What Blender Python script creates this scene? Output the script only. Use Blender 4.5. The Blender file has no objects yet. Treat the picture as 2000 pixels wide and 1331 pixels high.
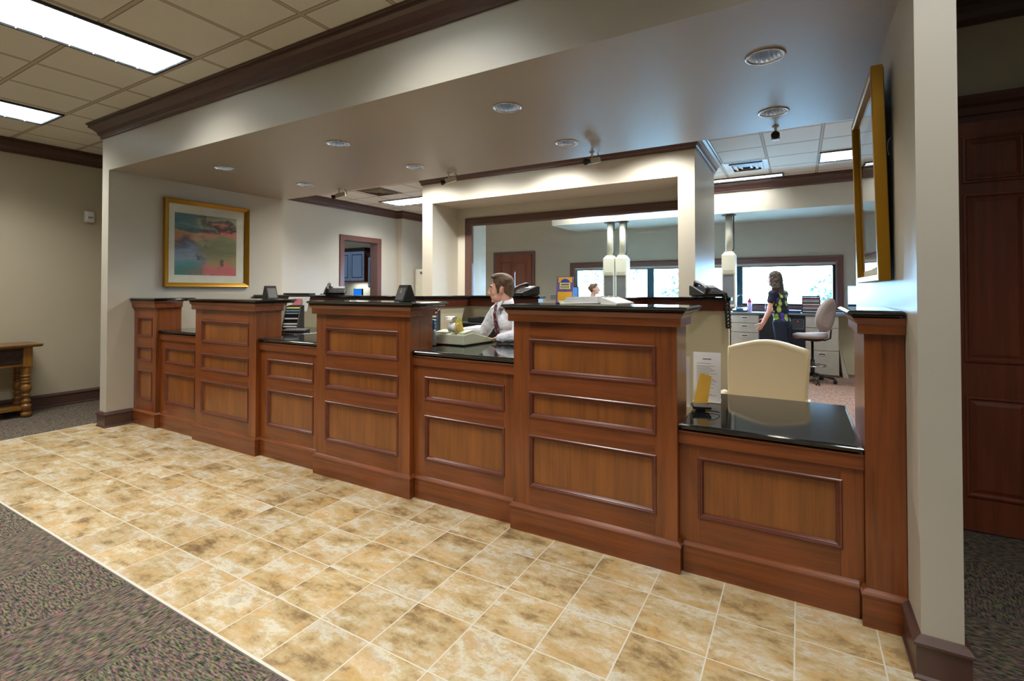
import bpy, bmesh, math, random
from mathutils import Vector, Matrix, Euler
random.seed(7)
PI = math.pi
scene = bpy.context.scene
C = scene.collection

# ------------------------------------------------------------------ camera, world, exposure
cam_d = bpy.data.cameras.new('camera')
cam = bpy.data.objects.new('camera', cam_d); C.objects.link(cam)
cam.location = (0.028, -2.419, 1.468)
cam.rotation_euler = (math.radians(90 + 0.849), 0, math.radians(30.063))
cam_d.sensor_width = 36.0; cam_d.lens = 17.456; cam_d.shift_y = -0.05687
cam_d.clip_start = 0.05; cam_d.clip_end = 200
scene.camera = cam
scene.view_settings.view_transform = 'Standard'
scene.view_settings.look = 'None'
scene.view_settings.gamma = 1.0
scene.view_settings.exposure = 0.06
scene.cycles.max_bounces = 8
scene.cycles.diffuse_bounces = 5
scene.cycles.glossy_bounces = 4
scene.cycles.transparent_max_bounces = 8
scene.cycles.sample_clamp_indirect = 40.0
scene.cycles.use_denoising = True
scene.cycles.caustics_reflective = False
scene.cycles.caustics_refractive = False

world = bpy.data.worlds.new('world'); scene.world = world
world.use_nodes = True
wb = world.node_tree.nodes['Background']
wb.inputs[0].default_value = (0.32, 0.62, 1.0, 1)
wb.inputs[1].default_value = 48.0

def light(name, kind, loc, energy, color=(1, 1, 1), size=0.1, rot=(0, 0, 0), spot=100, blend=0.6, size_y=None):
    d = bpy.data.lights.new(name, kind); d.energy = energy; d.color = color
    if kind == 'SPOT':
        d.spot_size = math.radians(spot); d.spot_blend = blend; d.shadow_soft_size = size
    elif kind == 'AREA':
        d.size = size
        if size_y: d.shape = 'RECTANGLE'; d.size_y = size_y
    else: d.shadow_soft_size = size
    o = bpy.data.objects.new(name, d); C.objects.link(o)
    o.location = loc; o.rotation_euler = rot
    return o

# ------------------------------------------------------------------ geometry helpers
class MB:
    def __init__(s): s.v = []; s.f = []; s.m = []; s.sm = []
    def add(s, vs, fs, m=0, smooth=False):
        b = len(s.v); s.v += [tuple(p) for p in vs]
        for f in fs: s.f.append([b + i for i in f]); s.m.append(m); s.sm.append(smooth)
        return s
    def box(s, x0, x1, y0, y1, z0, z1, m=0):
        vs = [(x0, y0, z0), (x1, y0, z0), (x1, y1, z0), (x0, y1, z0), (x0, y0, z1), (x1, y0, z1), (x1, y1, z1), (x0, y1, z1)]
        return s.add(vs, [(0, 3, 2, 1), (4, 5, 6, 7), (0, 1, 5, 4), (1, 2, 6, 5), (2, 3, 7, 6), (3, 0, 4, 7)], m)
    def hexa(s, bot, top, m=0):
        return s.add(list(bot) + list(top), [(0, 3, 2, 1), (4, 5, 6, 7), (0, 1, 5, 4), (1, 2, 6, 5), (2, 3, 7, 6), (3, 0, 4, 7)], m)
    def prism(s, pts, h0, h1, axis='z', m=0, smooth=False):
        n = len(pts)
        def P(a, b, h): return {'z': (a, b, h), 'y': (a, h, b), 'x': (h, a, b)}[axis]
        vs = [P(a, b, h0) for a, b in pts] + [P(a, b, h1) for a, b in pts]
        fs = [list(range(n))[::-1], [n + i for i in range(n)]]
        s.add(vs, fs, m)
        b = len(s.v) - 2 * n
        for i in range(n):
            j = (i + 1) % n
            s.f.append([b + i, b + j, b + n + j, b + n + i]); s.m.append(m); s.sm.append(smooth)
        return s
    def loft(s, loops, cap=True, m=0, smooth=False, closed=True):
        n = len(loops[0]); vs = [p for l in loops for p in l]; fs = []
        for k in range(len(loops) - 1):
            for i in range(n if closed else n - 1):
                j = (i + 1) % n
                fs.append((k * n + i, k * n + j, (k + 1) * n + j, (k + 1) * n + i))
        s.add(vs, fs, m, smooth)
        b = len(s.v) - len(vs)
        if cap:
            s.f.append([b + i for i in range(n)][::-1]); s.m.append(m); s.sm.append(False)
            e = b + (len(loops) - 1) * n
            s.f.append([e + i for i in range(n)]); s.m.append(m); s.sm.append(False)
        return s
    def slab(s, x0, x1, y0, y1, prof, m=0):
        # prof: list of (outset, z), rectangle grown by outset
        L = [[(x0 - o, y0 - o, z), (x1 + o, y0 - o, z), (x1 + o, y1 + o, z), (x0 - o, y1 + o, z)] for o, z in prof]
        return s.loft(L, True, m)
    def ring(s, a0, a1, b0, b1, prof, fn, m=0):
        # mitred picture-frame ring: prof = (inset, depth) pairs; fn(a, b, d) -> xyz
        L = []
        for i, d in prof:
            L.append([fn(a0 + i, b0 + i, d), fn(a1 - i, b0 + i, d), fn(a1 - i, b1 - i, d), fn(a0 + i, b1 - i, d)])
        return s.loft(L, False, m)
    def sweep(s, path, prof, m=0, closed=False):
        # path: plan points; prof: (out, z) closed outline, out to the right of travel; mitred corners
        n = len(path); L = []
        for i in range(n):
            p = Vector(path[i])
            a = Vector(path[i - 1]) if (i > 0 or closed) else None
            b = Vector(path[(i + 1) % n]) if (i < n - 1 or closed) else None
            d1 = (p - a).normalized() if a is not None else None
            d2 = (b - p).normalized() if b is not None else None
            if d1 is None: d1 = d2
            if d2 is None: d2 = d1
            n1 = Vector((d1.y, -d1.x)); n2 = Vector((d2.y, -d2.x))
            mm = n1 + n2; mm = mm / max(1e-6, mm.dot(n1)) if mm.length > 1e-6 else n1
            L.append([(p.x + mm.x * o, p.y + mm.y * o, z) for o, z in prof])
        if closed: L.append(L[0])
        return s.loft(L, not closed, m)
    def lathe(s, prof, c=(0, 0, 0), seg=24, m=0, smooth=True, mat=None):
        L = []
        for r, z in prof:
            r = max(r, 1e-4)
            l = [Vector((r * math.cos(2 * PI * i / seg), r * math.sin(2 * PI * i / seg), z)) for i in range(seg)]
            if mat is not None: l = [mat @ p for p in l]
            L.append([(p.x + c[0], p.y + c[1], p.z + c[2]) for p in l])
        return s.loft(L, True, m, smooth)
    def tube(s, pts, rad, seg=10, m=0, cap=True):
        pts = [Vector(p) for p in pts]; n = len(pts)
        rs = rad if isinstance(rad, (list, tuple)) else [rad] * n
        L = []; up = Vector((0, 0, 1)); prev = None
        for i in range(n):
            t = (pts[min(i + 1, n - 1)] - pts[max(i - 1, 0)]).normalized()
            if prev is None:
                x = t.cross(up)
                if x.length < 1e-3: x = t.cross(Vector((1, 0, 0)))
            else: x = prev - t * prev.dot(t)
            x.normalize(); prev = x; y = t.cross(x)
            L.append([tuple(pts[i] + (x * math.cos(2 * PI * k / seg) + y * math.sin(2 * PI * k / seg)) * rs[i]) for k in range(seg)])
        return s.loft(L, cap, m, True)
    def cap(s, a, b, ra, rb, seg=14, m=0, flat=1.0, fdir=None):
        # closed tapered capsule from a to b; flat squashes along fdir
        a = Vector(a); b = Vector(b); t = (b - a).normalized()
        x = Vector(fdir) if fdir is not None else t.cross(Vector((0.13, 0.2, 1)))
        x = x - t * x.dot(t); x.normalize(); y = t.cross(x)
        L = []
        K = 5
        def lp(c, r): return [tuple(c + x * (math.cos(2 * PI * k / seg) * r * flat) + y * (math.sin(2 * PI * k / seg) * r)) for k in range(seg)]
        for i in range(K): 
            th = -PI / 2 + (PI / 2) * (i + 0.15) / K
            L.append(lp(a + t * (math.sin(th) * ra), max(1e-3, math.cos(th) * ra)))
        for i in range(1, 4): L.append(lp(a.lerp(b, i / 4), ra + (rb - ra) * i / 4)) 
        for i in range(K):
            th = (PI / 2) * i / K
            L.append(lp(b + t * (math.sin(th) * rb), math.cos(th) * rb))
        L.append(lp(b + t * rb * 0.99, 1e-3))
        return s.loft(L, True, m, True)
    def ell(s, c, r, rot=None, seg=16, rings=10, m=0):
        vs = []; fs = []
        R = rot.to_matrix() if rot is not None else Matrix.Identity(3)
        L = []
        for i in range(rings + 1):
            th = -PI / 2 + PI * (i + (0.05 if i == 0 else -0.05 if i == rings else 0)) / rings
            l = []
            for k in range(seg):
                p = Vector((r[0] * math.cos(th) * math.cos(2 * PI * k / seg), r[1] * math.cos(th) * math.sin(2 * PI * k / seg), r[2] * math.sin(th)))
                p = R @ p; l.append((p.x + c[0], p.y + c[1], p.z + c[2]))
            L.append(l)
        return s.loft(L, True, m, True)

ORG = {}
def build(name, mb, mats, parent=None, loc=None, bevel=0, world=True):
    if not isinstance(mats, (list, tuple)): mats = [mats]
    if parent is not None: o0 = ORG[parent]
    else: o0 = Vector(loc) if loc is not None else Vector((0, 0, 0))
    if not world: o0 = Vector((0, 0, 0))
    me = bpy.data.meshes.new(name)
    me.from_pydata([(p[0] - o0.x, p[1] - o0.y, p[2] - o0.z) for p in mb.v], [], mb.f)
    for m in mats: me.materials.append(m)
    me.polygons.foreach_set('material_index', mb.m)
    me.polygons.foreach_set('use_smooth', mb.sm)
    bm = bmesh.new(); bm.from_mesh(me)
    bmesh.ops.recalc_face_normals(bm, faces=bm.faces); bm.to_mesh(me); bm.free()
    me.update()
    o = bpy.data.objects.new(name, me); C.objects.link(o)
    if parent is not None: o.parent = parent; ORG[o] = o0
    else:
        ORG[o] = o0
        if loc is not None: o.location = loc
    if bevel:
        b = o.modifiers.new('bevel', 'BEVEL'); b.width = bevel; b.segments = 2; b.limit_method = 'ANGLE'; b.angle_limit = math.radians(40)
        b.harden_normals = False
    return o
def tag(o, label, cat, group=None, kind=None):
    o['label'] = label; o['category'] = cat
    if group: o['group'] = group
    if kind: o['kind'] = kind
    return o
def thing(name, label, cat, loc, rz=0, group=None, local=False):
    o = bpy.data.objects.new(name, None); C.objects.link(o)
    o.empty_display_size = 0.1
    o.location = loc; o.rotation_euler = (0, 0, rz)
    tag(o, label, cat, group)
    ORG[o] = Vector((0, 0, 0)) if local else Vector(loc)
    return o
def solid(name, mb, mats, label, cat, loc, group=None, bevel=0, rz=0, local=False):
    o = build(name, mb, mats, None, loc, bevel, world=not local)
    o.rotation_euler = (0, 0, rz)
    return tag(o, label, cat, group)
def struct(name, mb, mats, bevel=0, parent=None):
    o = build(name, mb, mats, parent, None, bevel)
    if parent is None: o['kind'] = 'structure'
    return o
def dup(root, loc, rz=None, label=None, group=None):
    r = root.copy(); C.objects.link(r); r.location = loc
    if rz is not None: r.rotation_euler = (0, 0, rz)
    if label: r['label'] = label
    if group: r['group'] = group
    for ch in list(root.children):
        c = ch.copy(); C.objects.link(c); c.parent = r
        for g in list(ch.children):
            d = g.copy(); C.objects.link(d); d.parent = c
    return r

# ------------------------------------------------------------------ materials
def lin(c):
    return tuple((x / 255 / 12.92) if x / 255 <= 0.04045 else ((x / 255 + 0.055) / 1.055) ** 2.4 for x in c) + (1,)
class NG:
    def __init__(s, name):
        s.mat = bpy.data.materials.new(name); s.mat.use_nodes = True
        s.nt = s.mat.node_tree; s.b = s.nt.nodes['Principled BSDF']; s.out = s.nt.nodes['Material Output']
    def n(s, t, **k):
        nd = s.nt.nodes.new(t)
        for a, v in k.items(): setattr(nd, a, v)
        return nd
    def link(s, a, b): s.nt.links.new(a, b)
    def setv(s, sock, v):
        if isinstance(v, bpy.types.NodeSocket): s.link(v, sock)
        else: sock.default_value = v
    def math(s, op, a, b=None, c=None):
        nd = s.n('ShaderNodeMath', operation=op); s.setv(nd.inputs[0], a)
        if b is not None: s.setv(nd.inputs[1], b)
        if c is not None: s.setv(nd.inputs[2], c)
        return nd.outputs[0]
    def coords(s): return s.n('ShaderNodeTexCoord').outputs['Object']
    def mapping(s, vec, scale=(1, 1, 1), rot=(0, 0, 0), loc=(0, 0, 0)):
        nd = s.n('ShaderNodeMapping'); s.link(vec, nd.inputs[0])
        nd.inputs['Scale'].default_value = scale; nd.inputs['Rotation'].default_value = rot; nd.inputs['Location'].default_value = loc
        return nd.outputs[0]
    def noise(s, vec, scale, detail=4, rough=0.55, dist=0):
        nd = s.n('ShaderNodeTexNoise'); s.link(vec, nd.inputs['Vector'])
        nd.inputs['Scale'].default_value = scale; nd.inputs['Detail'].default_value = detail
        nd.inputs['Roughness'].default_value = rough; nd.inputs['Distortion'].default_value = dist
        return nd
    def ramp(s, fac, stops, interp='LINEAR'):
        nd = s.n('ShaderNodeValToRGB'); s.setv(nd.inputs[0], fac); cr = nd.color_ramp; cr.interpolation = interp
        cr.elements[0].position, cr.elements[0].color = stops[0][0], stops[0][1]
        cr.elements[1].position, cr.elements[1].color = stops[-1][0], stops[-1][1]
        for p, c in stops[1:-1]:
            e = cr.elements.new(p); e.color = c
        return nd.outputs[0]
    def mix(s, fac, a, b, blend='MIX'):
        nd = s.n('ShaderNodeMix', data_type='RGBA', blend_type=blend)
        s.setv(nd.inputs[0], fac); s.setv(nd.inputs[6], a); s.setv(nd.inputs[7], b)
        return nd.outputs[2]
    def bump(s, h, strength=0.2, dist=0.002):
        nd = s.n('ShaderNodeBump'); s.link(h, nd.inputs['Height']); nd.inputs['Strength'].default_value = strength; nd.inputs['Distance'].default_value = dist
        s.link(nd.outputs[0], s.b.inputs['Normal'])
    def set(s, **k):
        for a, v in k.items(): s.setv(s.b.inputs[a.replace('_', ' ')], v)
        return s

def paint(name, rgb, rough=0.5, var=0.02, bump=0.04, spec=0.5, metal=0, scale=60):
    g = NG(name); c = g.coords()
    n = g.noise(c, 1.3, 3); nf = g.noise(c, scale, 2)
    base = lin(rgb); dark = tuple(x * (1 - var * 2) for x in base[:3]) + (1,); lt = tuple(min(1, x * (1 + var * 2)) for x in base[:3]) + (1,)
    col = g.ramp(n.outputs[0], [(0.3, dark), (0.7, lt)])
    g.set(Base_Color=col, Roughness=rough, Metallic=metal); g.b.inputs['Specular IOR Level'].default_value = spec
    if bump: g.bump(nf.outputs[0], bump, 0.001)
    return g.mat
def wood(name, rgb, axis='x', contrast=0.35, rough=0.28, coat=0.25):
    g = NG(name); c = g.coords()
    sc = {'x': (1.3, 26, 26), 'z': (26, 26, 1.3), 'y': (26, 1.3, 26)}[axis]
    m = g.mapping(c, sc)
    n1 = g.noise(m, 1.0, 6, 0.6, 0.35)
    n2 = g.noise(g.mapping(c, tuple(x * 5 for x in sc)), 1.0, 3, 0.6)
    n3 = g.noise(g.mapping(c, {'x': (1.2, 3.2, 3.2), 'z': (3.2, 3.2, 1.2), 'y': (3.2, 1.2, 3.2)}[axis]), 1.0, 3, 0.5, 0.8)
    base = lin(rgb)[:3]
    k = contrast
    dk = tuple(x * (1 - k) for x in base) + (1,); md = base + (1,); lt = tuple(min(1, x * (1 + k * 0.8)) for x in base) + (1,)
    f = g.math('ADD', g.math('MULTIPLY', n1.outputs[0], 0.5), g.math('ADD', g.math('MULTIPLY', n2.outputs[0], 0.15), g.math('MULTIPLY', n3.outputs[0], 0.35)))
    col = g.ramp(f, [(0.34, dk), (0.5, md), (0.66, lt)])
    g.set(Base_Color=col, Roughness=rough, Coat_Weight=coat, Coat_Roughness=0.18)
    g.bump(n2.outputs[0], 0.05, 0.001)
    return g.mat
def plain(name, rgb, rough=0.5, metal=0, spec=0.5, coat=0, trans=0):
    return_ = NG(name)
    c = return_.coords(); n = return_.noise(c, 9, 2)
    base = lin(rgb)
    col = return_.ramp(n.outputs[0], [(0.3, tuple(x * 0.96 for x in base[:3]) + (1,)), (0.7, tuple(min(1, x * 1.04) for x in base[:3]) + (1,))])
    return_.set(Base_Color=col, Roughness=rough, Metallic=metal, Coat_Weight=coat)
    return_.b.inputs['Specular IOR Level'].default_value = spec
    return return_.mat
def emit(name, rgb, strength):
    g = NG(name); g.set(Base_Color=(0, 0, 0, 1), Emission_Color=lin(rgb), Emission_Strength=strength); return g.mat

M = {}
WOODC = (140, 74, 32)
M['wood_h'] = wood('cherry_wood_horizontal', (124, 65, 28), 'x', 0.55)
M['wood_v'] = wood('cherry_wood_vertical', (126, 67, 28), 'z', 0.55)
M['panel_v'] = wood('cherry_panel_wood', (136, 80, 33), 'z', 0.42)
M['mould'] = wood('cherry_moulding', (104, 54, 38), 'x', 0.3)
M['door_wood'] = wood('dark_door_wood', (122, 60, 34), 'z', 0.42, 0.45, 0.05)
M['door_wood_h'] = wood('dark_door_wood_horizontal', (88, 42, 24), 'x', 0.42, 0.45, 0.05)
M['trim'] = paint('dark_brown_trim_paint', (84, 60, 53), 0.32, 0.03, 0.01)
M['trim_red'] = wood('reddish_window_casing', (104, 68, 60), 'x', 0.15, 0.35, 0.1)
M['wall'] = paint('beige_wall_paint', (190, 184, 169), 0.42, 0.012, 0.05, spec=0.35)
M['wall_left'] = paint('beige_lobby_wall_paint', (184, 174, 150), 0.55, 0.012, 0.05)
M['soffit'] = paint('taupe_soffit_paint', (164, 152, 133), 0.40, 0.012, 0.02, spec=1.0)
M['cream'] = paint('cream_laminate', (206, 199, 170), 0.4, 0.01, 0.01)
M['black_plastic'] = plain('black_plastic', (24, 25, 28), 0.4)
M['dark_plastic'] = plain('charcoal_plastic', (52, 54, 58), 0.45)
M['grey_plastic'] = plain('grey_plastic', (150, 150, 152), 0.45)
M['white_plastic'] = plain('white_plastic', (225, 226, 222), 0.45)
M['cream_plastic'] = plain('cream_plastic', (206, 203, 184), 0.45)
M['chrome'] = plain('chrome', (210, 212, 215), 0.15, 1.0)
M['steel'] = plain('brushed_steel', (150, 152, 156), 0.35, 1.0)
M['paper'] = plain('white_paper', (236, 236, 234), 0.7)
M['screen'] = plain('dark_screen', (14, 18, 26), 0.08)
M['gold'] = paint('gold_frame_leaf', (168, 122, 18), 0.38, 0.05, 0.05, metal=0.55)
M['gold_dark'] = paint('aged_gold_frame_edge', (120, 82, 24), 0.4, 0.05, 0.05, metal=0.4)
M['mat_board'] = plain('cream_mat_board', (212, 210, 190), 0.8)
M['teal_metal'] = plain('dark_teal_window_metal', (16, 58, 72), 0.35, 0.3)
M['table_wood'] = wood('honey_oak', (118, 78, 28), 'y', 0.4, 0.35)
M['table_wood_z'] = wood('honey_oak_turned', (126, 84, 30), 'z', 0.4, 0.3)

def granite():
    g = NG('polished_black_granite'); c = g.coords()
    v = g.n('ShaderNodeTexVoronoi'); g.link(c, v.inputs['Vector']); v.inputs['Scale'].default_value = 170
    n = g.noise(c, 40, 3)
    f = g.math('LESS_THAN', v.outputs['Distance'], 0.16)
    f2 = g.math('MULTIPLY', f, g.ramp(n.outputs[0], [(0.5, (0, 0, 0, 1)), (0.62, (1, 1, 1, 1))]))
    col = g.mix(f2, (0.010, 0.012, 0.013, 1), (0.10, 0.12, 0.12, 1))
    g.set(Base_Color=col, Roughness=0.07); g.b.inputs['Specular IOR Level'].default_value = 0.7
    return g.mat
M['granite'] = granite()

def tile_floor():
    T = 0.3048
    g = NG('travertine_look_floor_tile'); c = g.coords()
    sp = g.n('ShaderNodeSeparateXYZ'); g.link(c, sp.inputs[0])
    u = g.math('DIVIDE', sp.outputs[0], T); v = g.math('DIVIDE', sp.outputs[1], T)
    fu = g.math('FLOOR', u); fv = g.math('FLOOR', v)
    ru = g.math('SUBTRACT', u, fu); rv = g.math('SUBTRACT', v, fv)
    du = g.math('MINIMUM', ru, g.math('SUBTRACT', 1.0, ru)); dv = g.math('MINIMUM', rv, g.math('SUBTRACT', 1.0, rv))
    d = g.math('MINIMUM', du, dv)
    grout = g.math('LESS_THAN', d, 0.0095)
    cell = g.n('ShaderNodeCombineXYZ'); g.link(fu, cell.inputs[0]); g.link(fv, cell.inputs[1])
    wn = g.n('ShaderNodeTexWhiteNoise', noise_dimensions='2D'); g.link(cell.outputs[0], wn.inputs['Vector'])
    off = g.n('ShaderNodeVectorMath', operation='MULTIPLY_ADD'); g.link(wn.outputs['Color'], off.inputs[0])
    off.inputs[1].default_value = (40, 40, 40); g.link(c, off.inputs[2])
    m1 = g.mapping(off.outputs[0], (1.0, 2.3, 1), (0, 0, 0.35))
    n1 = g.noise(m1, 2.9, 10, 0.70, 0.12)
    n2 = g.noise(off.outputs[0], 6.0, 9, 0.76, 0.15)
    n3 = g.noise(off.outputs[0], 26.0, 6, 0.7)
    f = g.math('ADD', g.math('MULTIPLY', n1.outputs[0], 0.60), g.math('ADD', g.math('MULTIPLY', n2.outputs[0], 0.32), g.math('MULTIPLY', n3.outputs[0], 0.08)))
    col = g.ramp(f, [(0.37, lin((116, 94, 66))), (0.43, lin((148, 124, 86))), (0.475, lin((180, 156, 112))), (0.51, lin((188, 170, 132))), (0.55, lin((206, 199, 178))), (0.60, lin((178, 168, 144))), (0.66, lin((200, 193, 172)))])
    gold = g.ramp(n2.outputs[0], [(0.50, (0, 0, 0, 1)), (0.58, (1, 1, 1, 1))])
    col = g.mix(g.math('MULTIPLY', gold, 0.6), col, lin((190, 150, 88)))
    spots = g.ramp(n3.outputs[0], [(0.28, (0.55, 0.55, 0.55, 1)), (0.42, (1, 1, 1, 1))])
    col = g.mix(0.4, col, spots, 'MULTIPLY')
    tone = g.math('MULTIPLY_ADD', wn.outputs['Value'], 0.14, 0.90)
    tc = g.n('ShaderNodeCombineXYZ'); 
    for i in range(3): g.link(tone, tc.inputs[i])
    col = g.mix(1.0, col, tc.outputs[0], 'MULTIPLY')
    col = g.mix(grout, col, lin((206, 200, 184)))
    rough = g.math('ADD', g.math('MULTIPLY', grout, 0.35), g.math('MULTIPLY_ADD', n2.outputs[0], 0.14, 0.30))
    g.set(Base_Color=col, Roughness=rough)
    h = g.math('SUBTRACT', g.math('MULTIPLY', n2.outputs[0], 0.5), g.math('MULTIPLY', grout, 0.8))
    g.bump(h, 0.25, 0.003)
    return g.mat
M['tile'] = tile_floor()

def carpet(name, base, sat, S=0.58, bright=1.0):
    g = NG(name); c = g.coords()
    sp = g.n('ShaderNodeSeparateXYZ'); g.link(c, sp.inputs[0])
    fu = g.math('FLOOR', g.math('DIVIDE', sp.outputs[0], S)); fv = g.math('FLOOR', g.math('DIVIDE', sp.outputs[1], S))
    chk = g.math('MODULO', g.math('ABSOLUTE', g.math('ADD', fu, fv)), 2.0)
    a = g.noise(g.mapping(c, (140, 30, 60)), 1.0, 2, 0.6)
    b = g.noise(g.mapping(c, (30, 140, 60)), 1.0, 2, 0.6)
    ac = g.mix(chk, a.outputs['Color'], b.outputs['Color'])
    af = g.math('ADD', g.math('MULTIPLY', a.outputs[0], g.math('SUBTRACT', 1.0, chk)), g.math('MULTIPLY', b.outputs[0], chk))
    hs = g.n('ShaderNodeHueSaturation'); hs.inputs['Saturation'].default_value = sat; g.link(ac, hs.inputs['Color'])
    n5 = g.noise(c, 55, 3, 0.7)
    col = g.mix(1.0, lin(base), hs.outputs[0], 'MULTIPLY')
    br = g.ramp(af, [(0.36, (0.35, 0.35, 0.36, 1)), (0.62, (3.1, 3.1, 3.1, 1))])
    col = g.mix(1.0, col, br, 'MULTIPLY')
    col = g.mix(0.25, col, g.ramp(n5.outputs[0], [(0.35, (0.0, 0.0, 0.0, 1)), (0.65, lin(base))]))
    g.set(Base_Color=col, Roughness=0.95); g.b.inputs['Specular IOR Level'].default_value = 0.1
    g.bump(af, 0.6, 0.004)
    return g.mat
M['carpet'] = carpet('striped_multicolour_carpet', (108, 101, 88), 1.3)
M['carpet_staff'] = carpet('brown_carpet', (150, 126, 112), 0.7)

def acoustic():
    # lay-in ceiling panels, 0.606 m grid with pale tees
    G = 0.606
    g = NG('acoustic_ceiling_panel'); c = g.coords()
    sp = g.n('ShaderNodeSeparateXYZ'); g.link(c, sp.inputs[0])
    def dist(s, o):
        t = g.math('DIVIDE', g.math('SUBTRACT', s, o), G); r = g.math('SUBTRACT', t, g.math('FLOOR', t))
        return g.math('MINIMUM', r, g.math('SUBTRACT', 1.0, r))
    d = g.math('MINIMUM', dist(sp.outputs[0], -0.34), dist(sp.outputs[1], -0.335))
    tee = g.math('LESS_THAN', d, 0.02); edge = g.math('LESS_THAN', d, 0.030)
    n = g.noise(c, 150, 3)
    pan = g.ramp(n.outputs[0], [(0.3, lin((222, 220, 210))), (0.6, lin((232, 230, 220)))])
    col = g.mix(edge, pan, lin((128, 118, 102)))
    col = g.mix(tee, col, lin((196, 186, 166)))
    g.set(Base_Color=col, Roughness=0.75)
    g.bump(g.math('ADD', n.outputs[0], g.math('MULTIPLY', tee, 1.5)), 0.3, 0.003)
    return g.mat
M['ceil'] = acoustic()

def diffuser():
    g = NG('fluorescent_prismatic_diffuser'); c = g.coords()
    sp = g.n('ShaderNodeSeparateXYZ'); g.link(c, sp.inputs[0])
    ft = g.math('ABSOLUTE', g.math('SINE', g.math('MULTIPLY', sp.outputs[0], PI / 0.19)))
    fl = g.math('ABSOLUTE', g.math('SINE', g.math('MULTIPLY', sp.outputs[1], PI / 0.2)))
    st = g.math('MULTIPLY_ADD', g.math('MULTIPLY', ft, fl), 1.2, 1.6)
    g.set(Base_Color=(0.9, 0.95, 1, 1), Emission_Color=(0.80, 0.93, 1.0, 1), Emission_Strength=st)
    return g.mat
M['diffuser'] = diffuser()
M['lamp'] = emit('lamp_glow', (255, 246, 232), 3)

def glass(name, tint=(1, 1, 1), refl=0.05):
    g = NG(name); nt = g.nt
    tr = g.n('ShaderNodeBsdfTransparent'); tr.inputs[0].default_value = tint + (1,)
    gl = g.n('ShaderNodeBsdfGlossy'); gl.inputs['Roughness'].default_value = 0.01
    fr = g.n('ShaderNodeFresnel'); fr.inputs[0].default_value = 1.5
    mx = g.n('ShaderNodeMixShader'); geo = g.n('ShaderNodeNewGeometry')
    g.link(g.math('MULTIPLY', g.math('MULTIPLY', fr.outputs[0], 1.3 if refl < 0.1 else refl), g.math('SUBTRACT', 1.0, geo.outputs['Backfacing'])), mx.inputs[0])
    g.link(tr.outputs[0], mx.inputs[1]); g.link(gl.outputs[0], mx.inputs[2]); g.link(mx.outputs[0], g.out.inputs['Surface'])
    return g.mat
M['glass'] = glass('clear_glass', (0.96, 0.98, 0.97))
M['picture_glass'] = glass('picture_glass', (1, 1, 1), 0.55)

# ------------------------------------------------------------------ key levels
ZS = 2.747; ZC = 3.26
XL, XR = -6.35, 0.417            # inner faces of the counter opening
YB = 0.251                        # face of tall pedestals
YR = 0.297                        # face of low fronts

# ------------------------------------------------------------------ shell
m = MB().box(-12, 8, -8, 8.3, -0.12, -0.002); struct('floor', m, M['carpet'])
m = MB().box(-6.65, 0.5, -1.20, 0.30, -0.002, 0.004)
struct('floor_tiles', m, M['tile'])
m = MB().box(-6.33, 0.41, 0.62, 1.0, -0.002, 0.003).box(-8.05, 0.54, 1.0, 1.70, -0.002, 0.003).box(-8.05, 3.0, 1.70, 8.0, -0.002, 0.003)
struct('floor_staff_carpet', m, M['carpet_staff'])
# header over the counter (soffit slab) and the two side walls carrying it
DL = [(-0.125, 0.617, 'nearest and largest downlight, above the sit-down desk top'), (-1.74, 0.565, 'downlight above the pedestal with the ring binder, nearer row'), (-3.46, 0.565, 'downlight above the pedestal with the triangular name stand, nearer row'), (-5.2, 0.565, 'downlight nearest the framed abstract print, nearer row'),
      (-0.125, 1.60, 'downlight right in front of the rightmost security camera'), (-1.72, 1.55, 'downlight just left of the security camera above the lit frontage, second from the right'), (-3.42, 1.53, 'downlight left of the corner of the lit teller frontage'), (-5.16, 1.53, 'smallest looking downlight at the far left end of the soffit')]
RC = 0.088
def soffit_plate(x0, x1, y0, y1, z, holes, r):
    bm = bmesh.new()
    def loop(pts):
        vs = [bm.verts.new((a, b, z)) for a, b in pts]
        return [bm.edges.new((vs[i], vs[(i + 1) % len(vs)])) for i in range(len(vs))]
    es = loop([(x0, y0), (x1, y0), (x1, y1), (x0, y1)])
    for hx, hy in holes: es += loop([(hx + r * math.cos(2 * PI * k / 40), hy + r * math.sin(2 * PI * k / 40)) for k in range(40)])
    bmesh.ops.triangle_fill(bm, edges=es, use_beauty=True, normal=(0, 0, -1))
    bm.verts.index_update()
    vs = [v.co[:] for v in bm.verts]; fs = [[v.index for v in f.verts] for f in bm.faces]; bm.free()
    return vs, fs
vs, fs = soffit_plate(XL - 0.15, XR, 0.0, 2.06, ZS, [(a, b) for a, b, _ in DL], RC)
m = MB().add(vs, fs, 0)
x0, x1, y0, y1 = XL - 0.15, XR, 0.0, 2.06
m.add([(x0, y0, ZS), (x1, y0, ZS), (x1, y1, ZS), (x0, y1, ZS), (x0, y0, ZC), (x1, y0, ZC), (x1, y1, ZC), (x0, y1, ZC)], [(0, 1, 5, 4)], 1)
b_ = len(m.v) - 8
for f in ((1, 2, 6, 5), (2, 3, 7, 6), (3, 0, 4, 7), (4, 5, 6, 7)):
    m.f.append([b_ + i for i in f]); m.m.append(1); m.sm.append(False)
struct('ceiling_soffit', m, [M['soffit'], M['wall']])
WASH = [(x, 2.98) for x in (-4.85, -3.85, -2.72, -1.42)]
vs, fs = soffit_plate(-12, 8, -8, 8.3, ZC, WASH, RC)
m = MB().add(vs, fs, 0).box(-12, 8, -8, 8.3, ZC + 0.14, ZC + 0.2); struct('ceiling', m, M['ceil'])
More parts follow.
